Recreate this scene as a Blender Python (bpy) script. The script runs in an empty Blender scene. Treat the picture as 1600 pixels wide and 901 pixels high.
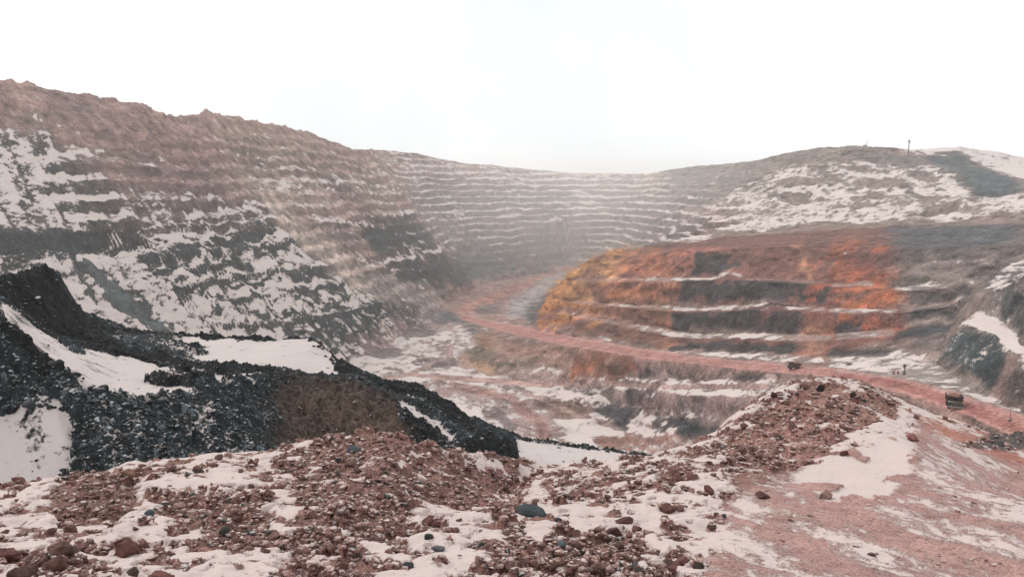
import bpy, bmesh, math, random
import numpy as np
from mathutils import Vector, Matrix, geometry

random.seed(7)
SC = bpy.context.scene
COL = SC.collection

# ------------------------------------------------------------------ camera
FP = 1250.0                      # focal length in pixels of the 1600 px wide photograph
PITCH = math.atan(160.5 / FP)    # horizon lies at y = 290
cam_data = bpy.data.cameras.new("camera")
cam = bpy.data.objects.new("camera", cam_data)
COL.objects.link(cam)
cam_data.sensor_width = 36.0
cam_data.lens = 36.0 * FP / 1600.0
cam_data.clip_start = 0.1
cam_data.clip_end = 20000.0
cam.location = (0, 0, 0)
cam.rotation_euler = (math.pi / 2 - PITCH, 0, 0)
SC.camera = cam

# ------------------------------------------------------------------ world: overcast, snow-white sky
SUN_EL, SUN_AZ = math.radians(40), math.radians(-48)      # azimuth from +Y, negative to the left
world = bpy.data.worlds.new("World")
SC.world = world
world.use_nodes = True
wn, wl = world.node_tree.nodes, world.node_tree.links
wn.clear()
w_out = wn.new("ShaderNodeOutputWorld")
w_bg = wn.new("ShaderNodeBackground")
w_sky = wn.new("ShaderNodeTexSky")
w_sky.sky_type = 'NISHITA'
w_sky.sun_disc = False
w_sky.sun_elevation = SUN_EL
w_sky.sun_rotation = SUN_AZ
w_sky.dust_density = 4.0
w_mix = wn.new("ShaderNodeMixRGB")
w_tc = wn.new("ShaderNodeTexCoord")
w_noise = wn.new("ShaderNodeTexNoise")
w_noise.inputs["Scale"].default_value = 2.2
w_noise.inputs["Detail"].default_value = 5.0
w_ramp = wn.new("ShaderNodeValToRGB")
w_ramp.color_ramp.elements[0].position = 0.3
w_ramp.color_ramp.elements[0].color = (9.2, 9.8, 10.2, 1)
w_ramp.color_ramp.elements[1].position = 0.55
w_ramp.color_ramp.elements[1].color = (12.2, 12.5, 12.5, 1)
w_mix.inputs[0].default_value = 0.93       # cloud cover
wl.new(w_tc.outputs["Generated"], w_noise.inputs["Vector"])
wl.new(w_noise.outputs["Fac"], w_ramp.inputs[0])
wl.new(w_sky.outputs[0], w_mix.inputs[1])
wl.new(w_ramp.outputs[0], w_mix.inputs[2])
wl.new(w_mix.outputs[0], w_bg.inputs[0])
w_bg.inputs[1].default_value = 0.1
wl.new(w_bg.outputs[0], w_out.inputs[0])

sun_data = bpy.data.lights.new("sun", 'SUN')
sun_data.energy = 1.5
sun_data.angle = math.radians(14)
sun_data.color = (1.0, 0.95, 0.9)
sun = bpy.data.objects.new("sun", sun_data)
COL.objects.link(sun)
sdir = Vector((math.sin(SUN_AZ) * math.cos(SUN_EL), math.cos(SUN_AZ) * math.cos(SUN_EL), math.sin(SUN_EL)))
sun.rotation_euler = sdir.to_track_quat('Z', 'Y').to_euler()

SC.view_settings.view_transform = 'Standard'
SC.view_settings.look = 'None'
SC.view_settings.exposure = 0.0
SC.view_settings.gamma = 1.0
SC.view_settings.use_curve_mapping = False
SC.render.engine = 'CYCLES'
cy = SC.cycles
cy.max_bounces = 6
cy.diffuse_bounces = 2
cy.glossy_bounces = 1
cy.volume_bounces = 3
cy.transparent_max_bounces = 4
cy.use_denoising = True
cy.volume_step_rate = 4.0
cy.volume_max_steps = 64
cy.sample_clamp_indirect = 4.0

# ------------------------------------------------------------------ numeric noise
def _hash(ix, iy, seed):
    h = (ix.astype(np.int64) * 374761393 + iy.astype(np.int64) * 668265263 + seed * 1442695041) & 0xFFFFFFFF
    h = ((h ^ (h >> 13)) * 1274126177) & 0xFFFFFFFF
    h = (h ^ (h >> 16)) & 0xFFFFFFFF
    return h.astype(np.float32) / 4294967295.0

def vnoise(x, y, seed=0):
    fx, fy = np.floor(x), np.floor(y)
    ix, iy = fx.astype(np.int64), fy.astype(np.int64)
    tx, ty = x - fx, y - fy
    tx = tx * tx * (3 - 2 * tx); ty = ty * ty * (3 - 2 * ty)
    a = _hash(ix, iy, seed); b = _hash(ix + 1, iy, seed)
    c = _hash(ix, iy + 1, seed); d = _hash(ix + 1, iy + 1, seed)
    return (a + (b - a) * tx) * (1 - ty) + (c + (d - c) * tx) * ty

def fbm(x, y, seed=0, octaves=4, gain=0.5, lac=2.03):
    s = 0; a = 1.0; t = 0
    for o in range(octaves):
        s = s + a * vnoise(x + 17.3 * o, y - 9.1 * o, seed + o); t += a
        a *= gain; c, q = math.cos(0.6), math.sin(0.6)
        x, y = (c * x - q * y) * lac, (q * x + c * y) * lac
    return s / t

def vnoise3(x, y, z, seed=0):
    fz = np.floor(z); tz = z - fz; tz = tz * tz * (3 - 2 * tz)
    fx, fy = np.floor(x), np.floor(y)
    tx, ty = x - fx, y - fy
    tx = tx * tx * (3 - 2 * tx); ty = ty * ty * (3 - 2 * ty)
    out = 0
    for k in (0, 1):
        o = (fz + k) * 57
        a = _hash(fx + o, fy - o, seed); b = _hash(fx + 1 + o, fy - o, seed)
        c = _hash(fx + o, fy + 1 - o, seed); d = _hash(fx + 1 + o, fy + 1 - o, seed)
        v = (a + (b - a) * tx) * (1 - ty) + (c + (d - c) * tx) * ty
        out = out + v * (tz if k else 1 - tz)
    return out

def fbm3(x, y, z, seed=0, octaves=3, gain=0.5):
    s = 0; a = 1.0; t = 0
    c, q = math.cos(0.7), math.sin(0.7)
    for o in range(octaves):
        s = s + a * vnoise3(x + 13.7 * o, y - 5.3 * o, z + 3.1 * o, seed + o); t += a
        a *= gain
        x, y, z = (c * x - q * y) * 2.03, (q * x + c * y) * 2.03, z * 2.03
        x, z = c * x - q * z, q * x + c * z
    return s / t

def worley(x, y, seed=0):
    """distance to the nearest jittered point, distance to the second and the nearest cell's own random number"""
    fx, fy = np.floor(x), np.floor(y)
    d1 = np.full(x.shape, 9.0, np.float32); d2 = d1.copy(); cid = np.zeros(x.shape, np.float32)
    for i in (-1, 0, 1):
        for j in (-1, 0, 1):
            cx, cyy = fx + i, fy + j
            px = cx + _hash(cx, cyy, seed); py = cyy + _hash(cx, cyy, seed + 51)
            d = np.sqrt((px - x) ** 2 + (py - y) ** 2).astype(np.float32)
            r = _hash(cx, cyy, seed + 97)
            m = d < d1
            d2 = np.where(m, d1, np.minimum(d2, d)); cid = np.where(m, r, cid); d1 = np.where(m, d, d1)
    return d1, d2, cid

def sstep(a, b, x):
    t = np.clip((x - a) / (b - a), 0, 1)
    return t * t * (3 - 2 * t)

def blur(a, r):
    for ax in (0, 1):
        if r < 1: break
        k = int(r)
        pad = [(0, 0), (0, 0)]; pad[ax] = (k, k)
        c = np.cumsum(np.pad(a, pad, mode='edge'), axis=ax, dtype=np.float64)
        z = np.zeros_like(np.take(c, [0], axis=ax))
        c = np.concatenate([z, c], axis=ax)
        n = a.shape[ax]
        a = ((np.take(c, range(2 * k + 1, 2 * k + 1 + n), axis=ax) - np.take(c, range(0, n), axis=ax)) / (2 * k + 1)).astype(np.float32)
    return a

# ------------------------------------------------------------------ survey points: sight line + distance -> place
def elev(py):
    """slope z / forward distance of the sight line that meets row py of the photograph"""
    u = (450.5 - py) / FP
    return (u * math.cos(PITCH) - math.sin(PITCH)) / (math.cos(PITCH) + u * math.sin(PITCH))

def side(px, py):
    u = (450.5 - py) / FP
    return (px - 800) / FP / (math.cos(PITCH) + u * math.sin(PITCH))

def spot(px, py, d):
    return Vector((side(px, py) * d, d, elev(py) * d))

def row_of(slope):
    """inverse of elev"""
    c, s = math.cos(PITCH), math.sin(PITCH)
    u = (slope * c + s) / (c - slope * s)
    return 450.5 - u * FP

KU = 1250.0     # the survey is triangulated over (bearing * KU, ln(distance) * KV)
KV = 1100.0

class Terrain:
    """A height field over bearing and distance: survey lines are triangulated, then sampled to a grid whose cells
    grow with distance from the place where the survey was taken."""
    def __init__(self, lines, u0, u1, nu, d0, d1, nv, step=9.0):
        self.u = np.linspace(u0, u1, nu); self.v = np.linspace(math.log(d0) * KV, math.log(d1) * KV, nv)
        pts = []
        for ln in lines:
            w = [(side(p[0], p[1]) * KU if p[1] is not None else (p[0] - 800), p) for p in ln]
            q = []
            for p in ln:
                if len(p) == 4:           # (px, None, d, z): a buried point given by its height
                    q.append(((p[0] - 800) / FP * KU, math.log(p[2]) * KV, p[3]))
                else:
                    q.append((side(p[0], p[1]) * KU, math.log(p[2]) * KV, elev(p[1]) * p[2]))
            for a, b in zip(q[:-1], q[1:]):
                n = max(1, int(math.hypot(b[0] - a[0], b[1] - a[1]) / step))
                for k in range(n):
                    t = k / n
                    pts.append(tuple(a[i] + (b[i] - a[i]) * t for i in range(3)))
            pts.append(q[-1])
        self.pts = pts
        co = [Vector((p[0], p[1])) for p in pts]
        vs, es, fs, ov, oe, of = geometry.delaunay_2d_cdt(co, [], [], 0, 0.05)
        zz = [pts[o[0]][2] if o else 0.0 for o in ov]
        Z = np.full((nv, nu), np.nan, np.float32)
        du = self.u[1] - self.u[0]; dv = self.v[1] - self.v[0]
        for f in fs:
            a, b, c = (vs[i] for i in f[:3])
            i0 = max(0, int(math.ceil((min(a.x, b.x, c.x) - self.u[0]) / du - 1e-3))); i1 = min(nu - 1, int((max(a.x, b.x, c.x) - self.u[0]) / du + 1e-3))
            j0 = max(0, int(math.ceil((min(a.y, b.y, c.y) - self.v[0]) / dv - 1e-3))); j1 = min(nv - 1, int((max(a.y, b.y, c.y) - self.v[0]) / dv + 1e-3))
            if i1 < i0 or j1 < j0: continue
            det = (b.y - c.y) * (a.x - c.x) + (c.x - b.x) * (a.y - c.y)
            if abs(det) < 1e-9: continue
            U, V = np.meshgrid(self.u[i0:i1 + 1], self.v[j0:j1 + 1])
            l1 = ((b.y - c.y) * (U - c.x) + (c.x - b.x) * (V - c.y)) / det
            l2 = ((c.y - a.y) * (U - c.x) + (a.x - c.x) * (V - c.y)) / det
            l3 = 1 - l1 - l2
            m = (l1 > -1e-4) & (l2 > -1e-4) & (l3 > -1e-4)
            za, zb, zc = (zz[i] for i in f[:3])
            sub = Z[j0:j1 + 1, i0:i1 + 1]
            sub[m] = (l1 * za + l2 * zb + l3 * zc)[m]
        # fill the rim outside the hull from the nearest column / row
        for _ in range(2):
            for ax in (1, 0):
                A = Z if ax == 1 else Z.T
                idx = np.where(~np.isnan(A), np.arange(A.shape[1])[None, :], -1)
                f = np.maximum.accumulate(idx, axis=1)
                idx2 = np.where(~np.isnan(A), np.arange(A.shape[1])[None, :], 10 ** 9)
                b2 = np.minimum.accumulate(idx2[:, ::-1], axis=1)[:, ::-1]
                pick = np.where(f >= 0, f, np.where(b2 < 10 ** 9, b2, -1))
                rows = np.arange(A.shape[0])[:, None]
                G = np.where(pick >= 0, A[rows, np.maximum(pick, 0)], np.nan)
                if ax == 1: Z = G.astype(np.float32)
                else: Z = G.T.astype(np.float32)
        self.Z = np.nan_to_num(Z, nan=-175.0)
        U, V = np.meshgrid(self.u, self.v)
        self.D = np.exp(V / KV).astype(np.float32)
        self.X = (U / KU * self.D).astype(np.float32)
        self.Y = self.D
        self.nu, self.nv = nu, nv

    def freeze(self):
        """sight-line table used to place outlines, tracks and objects on the ground"""
        sl = (self.Z / self.D).astype(np.float64)
        self.vis = np.maximum.accumulate(sl, axis=0)      # highest slope met so far along each bearing
        self.sl = sl
        return self

    def meet(self, px, py, dmin=0.0):
        """grid row and column where the sight line (px, py) first meets the ground"""
        s = elev(py)
        uu = side(px, py) * KU
        i = int(round((uu - self.u[0]) / (self.u[1] - self.u[0])))
        i = min(max(i, 0), self.nu - 1)
        col = self.vis[:, i]
        j = int(np.searchsorted(col, s))
        return min(j, self.nv - 1), i

    def at(self, px, py):
        j, i = self.meet(px, py)
        return Vector((float(self.X[j, i]), float(self.Y[j, i]), float(self.Z[j, i])))

    def height(self, x, y):
        u = x / y * KU; v = math.log(y) * KV
        i = min(max(int(round((u - self.u[0]) / (self.u[1] - self.u[0]))), 0), self.nu - 1)
        j = min(max(int(round((v - self.v[0]) / (self.v[1] - self.v[0]))), 0), self.nv - 1)
        return float(self.Z[j, i])

    def patch(self, poly, soft=3, window=False):
        """0..1 mask of the ground inside an outline"""
        P = []
        n = len(poly)
        for k in range(n):
            a, b = poly[k], poly[(k + 1) % n]
            m = max(1, int(math.hypot(b[0] - a[0], b[1] - a[1]) / 6))
            for q in range(m):
                t = q / m
                j, i = self.meet(a[0] + (b[0] - a[0]) * t, a[1] + (b[1] - a[1]) * t)
                P.append((i, j))
        P = np.array(P, float)
        i0, i1 = int(P[:, 0].min()), int(P[:, 0].max()) + 1
        j0, j1 = int(P[:, 1].min()), int(P[:, 1].max()) + 1
        mg = 2 * soft + 2
        i0, j0 = max(0, i0 - mg), max(0, j0 - mg); i1, j1 = min(self.nu, i1 + mg), min(self.nv, j1 + mg)
        I, J = np.meshgrid(np.arange(i0, i1), np.arange(j0, j1))
        ins = np.zeros(I.shape, bool)
        for k in range(len(P)):
            x0, y0 = P[k]; x1, y1 = P[(k + 1) % len(P)]
            if y0 == y1: continue
            ja, jb = int(math.floor(min(y0, y1))) - j0, int(math.ceil(max(y0, y1))) - j0 + 1
            ja = max(ja, 0)
            Js, Is = J[ja:jb], I[ja:jb]
            ins[ja:jb] ^= ((y0 > Js) != (y1 > Js)) & (Is < (x1 - x0) * (Js - y0) / (y1 - y0) + x0)
        M = ins.astype(np.float32)
        if soft: M = blur(blur(M, soft), soft)
        if window: return M, i0, i1, j0, j1
        R = np.zeros((self.nv, self.nu), np.float32); R[j0:j1, i0:i1] = M
        return R

    def normal_z(self):
        gy = np.gradient(self.Z, axis=0) / np.gradient(self.D, axis=0)
        gx = np.gradient(self.Z, axis=1) / np.gradient(self.X, axis=1)
        return 1.0 / np.sqrt(1 + gx * gx + gy * gy), gx, gy

    def mesh(self, name, mat, attrs, color=None, smooth=True, jitter=None):
        nv, nu = self.nv, self.nu
        me = bpy.data.meshes.new(name)
        co = np.stack([self.X, self.Y, self.Z], -1).reshape(-1, 3).astype(np.float32)
        if jitter is not None:
            co += jitter.reshape(-1, 3).astype(np.float32)
        idx = np.arange(nu * nv, dtype=np.int32).reshape(nv, nu)
        q = np.stack([idx[:-1, :-1], idx[:-1, 1:], idx[1:, 1:], idx[1:, :-1]], -1).reshape(-1, 4)
        me.vertices.add(len(co)); me.vertices.foreach_set("co", co.ravel())
        me.loops.add(q.size); me.loops.foreach_set("vertex_index", q.ravel())
        me.polygons.add(len(q)); me.polygons.foreach_set("loop_start", np.arange(0, q.size, 4, dtype=np.int32))
        me.polygons.foreach_set("use_smooth", np.full(len(q), smooth))
        me.update(calc_edges=True)
        for k, a in attrs.items():
            t = me.attributes.new(k, 'FLOAT', 'POINT'); t.data.foreach_set("value", a.astype(np.float32).ravel())
        if color is not None:
            t = me.attributes.new("rock", 'FLOAT_COLOR', 'POINT')
            c = np.concatenate([color, np.ones(color.shape[:2] + (1,))], -1).astype(np.float32)
            t.data.foreach_set("color", c.ravel())
        me.materials.append(mat)
        o = bpy.data.objects.new(name, me)
        COL.objects.link(o)
        return o

# ------------------------------------------------------------------ materials
def node(nt, kind, **kw):
    n = nt.nodes.new(kind)
    for k, v in kw.items():
        setattr(n, k, v)
    return n

def math_node(nt, op, a, b=None, clamp=False):
    n = nt.nodes.new("ShaderNodeMath"); n.operation = op; n.use_clamp = clamp
    for i, v in enumerate((a, b)):
        if v is None: continue
        if isinstance(v, (int, float)): n.inputs[i].default_value = v
        else: nt.links.new(v, n.inputs[i])
    return n.outputs[0]

def noise_node(nt, vec, scale, detail=4, rough=0.55):
    n = nt.nodes.new("ShaderNodeTexNoise")
    n.inputs["Scale"].default_value = scale; n.inputs["Detail"].default_value = detail
    n.inputs["Roughness"].default_value = rough
    nt.links.new(vec, n.inputs["Vector"])
    return n.outputs["Fac"]

def mix_col(nt, fac, a, b, mode='MIX'):
    n = nt.nodes.new("ShaderNodeMixRGB"); n.blend_type = mode
    for i, v in ((0, fac), (1, a), (2, b)):
        if isinstance(v, (int, float)): n.inputs[i].default_value = v
        elif isinstance(v, tuple): n.inputs[i].default_value = v
        else: nt.links.new(v, n.inputs[i])
    return n.outputs[0]

def ground_material(name, scales, snow_col, slope_ref, slope_gain, noise_gain, bump, edge=0.1, cap=1.0, tint=0.16, dusty=0.0, dust_col=(0.40, 0.28, 0.245)):
    """rock of the colour stored on the ground, under snow that lies where it is flat and where the survey says so"""
    m = bpy.data.materials.new(name); m.use_nodes = True
    nt = m.node_tree; nt.nodes.clear(); L = nt.links
    out = node(nt, "ShaderNodeOutputMaterial"); bs = node(nt, "ShaderNodeBsdfPrincipled")
    L.new(bs.outputs[0], out.inputs[0])
    bs.inputs["Roughness"].default_value = 0.9
    bs.inputs["Specular IOR Level"].default_value = 0.15
    geo = node(nt, "ShaderNodeNewGeometry"); tc = node(nt, "ShaderNodeTexCoord")
    P = tc.outputs["Object"]
    rock = node(nt, "ShaderNodeAttribute", attribute_name="rock").outputs["Color"]
    snow = node(nt, "ShaderNodeAttribute", attribute_name="snow").outputs["Fac"]
    big = noise_node(nt, P, scales[0], 5, 0.6)
    mid = noise_node(nt, P, scales[1], 5, 0.65)
    fine = noise_node(nt, P, scales[2], 4, 0.7)
    sep = node(nt, "ShaderNodeSeparateXYZ"); L.new(geo.outputs["True Normal"], sep.inputs[0])
    nz = math_node(nt, 'ABSOLUTE', sep.outputs["Z"])
    s = math_node(nt, 'MULTIPLY', math_node(nt, 'SUBTRACT', nz, slope_ref), slope_gain)
    s = math_node(nt, 'MINIMUM', s, cap)
    s = math_node(nt, 'ADD', s, snow)
    for f, g in ((big, noise_gain[0]), (mid, noise_gain[1]), (fine, noise_gain[2])):
        s = math_node(nt, 'ADD', s, math_node(nt, 'MULTIPLY', math_node(nt, 'SUBTRACT', f, 0.5), g))
    mr = node(nt, "ShaderNodeMapRange"); mr.interpolation_type = 'SMOOTHSTEP'
    mr.inputs["From Min"].default_value = 0.5 - edge; mr.inputs["From Max"].default_value = 0.5 + edge
    L.new(s, mr.inputs["Value"])
    fac = mr.outputs[0]
    # rock variation
    v = node(nt, "ShaderNodeMapRange"); v.inputs["From Min"].default_value = 0.36; v.inputs["From Max"].default_value = 0.64
    v.inputs["To Min"].default_value = 0.4; v.inputs["To Max"].default_value = 1.65
    L.new(math_node(nt, 'ADD', math_node(nt, 'MULTIPLY', mid, 0.35), math_node(nt, 'MULTIPLY', fine, 0.65)), v.inputs["Value"])
    hsv = node(nt, "ShaderNodeHueSaturation"); L.new(rock, hsv.inputs["Color"]); L.new(v.outputs[0], hsv.inputs["Value"])
    hv = node(nt, "ShaderNodeMapRange"); hv.inputs["To Min"].default_value = 0.470; hv.inputs["To Max"].default_value = 0.508
    L.new(big, hv.inputs["Value"]); L.new(hv.outputs[0], hsv.inputs["Hue"])
    rc = hsv.outputs[0]
    if dusty:
        dm_ = node(nt, "ShaderNodeMapRange"); dm_.inputs["From Min"].default_value = 0.50; dm_.inputs["From Max"].default_value = 0.66; dm_.inputs["To Max"].default_value = dusty
        L.new(math_node(nt, 'ADD', math_node(nt, 'MULTIPLY', fine, 0.7), math_node(nt, 'MULTIPLY', mid, 0.3)), dm_.inputs["Value"])
        rc = mix_col(nt, dm_.outputs[0], rc, tuple(c * 0.62 for c in snow_col) + (1,))
    # snow variation
    sc = mix_col(nt, big, tuple(c * 0.93 for c in snow_col) + (1,), tuple(min(1, c * 1.06) for c in snow_col) + (1,))
    sc = mix_col(nt, math_node(nt, 'MULTIPLY', fine, tint), sc, dust_col + (1,))
    col = mix_col(nt, fac, rc, sc)
    L.new(col, bs.inputs["Base Color"])
    bh = math_node(nt, 'ADD', math_node(nt, 'MULTIPLY', mid, bump[1]), math_node(nt, 'MULTIPLY', fine, bump[2]))
    bh = math_node(nt, 'MULTIPLY', bh, math_node(nt, 'SUBTRACT', 1.0, math_node(nt, 'MULTIPLY', fac, 0.6)))
    bp = node(nt, "ShaderNodeBump"); bp.inputs["Strength"].default_value = bump[0]; bp.inputs["Distance"].default_value = 1.0
    L.new(bh, bp.inputs["Height"]); L.new(bp.outputs[0], bs.inputs["Normal"])
    return m

def plain(name, col, rough=0.7, metal=0.0, var=0.25, scale=3.0):
    m = bpy.data.materials.new(name); m.use_nodes = True
    nt = m.node_tree; bs = nt.nodes["Principled BSDF"]
    tc = node(nt, "ShaderNodeTexCoord")
    n = noise_node(nt, tc.outputs["Object"], scale, 4)
    c = mix_col(nt, n, tuple(x * (1 - var) for x in col) + (1,), tuple(min(1, x * (1 + var)) for x in col) + (1,))
    nt.links.new(c, bs.inputs["Base Color"])
    bs.inputs["Roughness"].default_value = rough; bs.inputs["Metallic"].default_value = metal
    return m

class Painter:
    """lays colour and snow cover on a terrain inside ragged outlines"""
    def __init__(self, T, color, snow, amp, wscale, seed=61):
        self.T = T; self.amp = int(amp)
        self.rock = np.zeros(T.Z.shape + (3,), np.float32); self.rock[:] = color
        self.snow = np.full(T.Z.shape, snow, np.float32)
        self.wx = ((fbm3(T.X / wscale, T.Y / wscale, T.Z / wscale, seed, 4) - 0.5) * amp).round().astype(int)
        self.wy = ((fbm3(T.X / wscale, T.Y / wscale, T.Z / wscale, seed + 10, 4) - 0.5) * amp).round().astype(int)

    def mask(self, poly, soft=4, warp=True):
        T = self.T
        M, i0, i1, j0, j1 = T.patch(poly, soft, window=True)
        if not warp: return M, (slice(j0, j1), slice(i0, i1))
        h = self.amp // 2 + 1
        J0, J1, I0, I1 = max(0, j0 - h), min(T.nv, j1 + h), max(0, i0 - h), min(T.nu, i1 + h)
        P = np.pad(M, ((j0 - J0 + h + 1, J1 - j1 + h + 1), (i0 - I0 + h + 1, I1 - i1 + h + 1)))
        J, I = np.meshgrid(np.arange(J1 - J0), np.arange(I1 - I0), indexing='ij')
        w = (slice(J0, J1), slice(I0, I1))
        return P[J + self.wy[w] + h + 1, I + self.wx[w] + h + 1], w

    def __call__(self, color, snow, poly, soft=4, k=1.0, warp=True, rag=None):
        M, w = self.mask(poly, soft, warp)
        if rag is not None: M = sstep(0.30, 0.62, M * 0.62 + (rag[w] - 0.5) * 1.5 + 0.08) * sstep(0.0, 0.25, M)
        M = np.clip(M * k, 0, 1)
        if color is not None: self.rock[w] += (np.array(color, np.float32) - self.rock[w]) * M[..., None]
        if snow is not None: self.snow[w] += (snow - self.snow[w]) * M

# ------------------------------------------------------------------ the pit: survey lines (photo column, photo row, distance in metres)
RIM = [(-400,95,600),(-300,90,620),(-150,104,670),(0,125,720),(60,135,760),(100,143,780),(150,154,810),(215,160,850),(225,167,870),(245,178,890),(270,181,920),(300,180,950),
       (330,179,980),(400,191,1080),(450,199,1150),(500,213,1270),(530,224,1340),(548,234,1420),(600,235,1560),(650,239,1640),(700,251,1720),(800,262,1850),
       (870,268,1960),(950,277,2050),(985,277,2000),(1010,273,1920),(1040,265,1820),(1080,260,1750),(1130,257,1680),(1190,249,1560),(1230,238,1480),(1300,230,1380),
       (1340,227,1330),(1380,229,1330),(1400,236,1325),(1420,235,1325),(1500,230,1330),(1560,237,1330),(1600,246,1330),(1700,260,1330),(2000,270,1300)]
RIM = [((px, py, d) if px > 560 else (px, py, 496.0 / (-1.073 * side(px, py) + 0.2115 - elev(py)) * 1.01)) for px, py, d in RIM]
def behind(ln, k, dz):
    return [((p[0]), None, p[2] * k, elev(p[1]) * p[2] + dz) for p in ln]
def low(z, *pd):
    return [(px, None, d, z) for px, d in pd]
RU = [(724,491,1050),(780,503,940),(835,514,850),(870,521,790),(940,533,700),(1000,544,650),(1080,555,575),(1160,563,520),(1240,569,470),(1300,575,425),
      (1350,582,385),(1400,590,350),(1450,601,322),(1490,612,300),(1540,628,275),(1600,650,245),(1700,690,210),(1900,780,170)]
RLy = [(718,498),(780,516),(835,529),(870,537),(940,549),(1000,559),(1080,568),(1160,577),(1240,584),(1300,589),(1350,600),(1400,612),(1450,627),(1490,641),(1540,662),(1600,692),(1700,745),(1900,850)]
RL = [(a[0], a[1], elev(b[1]) * b[2] / elev(a[1])) for a, b in zip(RLy, RU)]
def wall_d(px, py):
    return 496.0 / (-1.073 * side(px, py) + 0.2115 - elev(py))
def LW(ln, off=0):
    return [(px, py, wall_d(px, py) + off) for px, py in ln]
def bench(ln, rise):
    """crest of a face, then the foot of the loose slope above it"""
    return [LW(ln, -rise * 0.45), LW([(px, py - rise * 0.28) for px, py in ln], -rise * 0.05), LW([(px, py + rise * 0.9) for px, py in ln], 1.5)]
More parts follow.
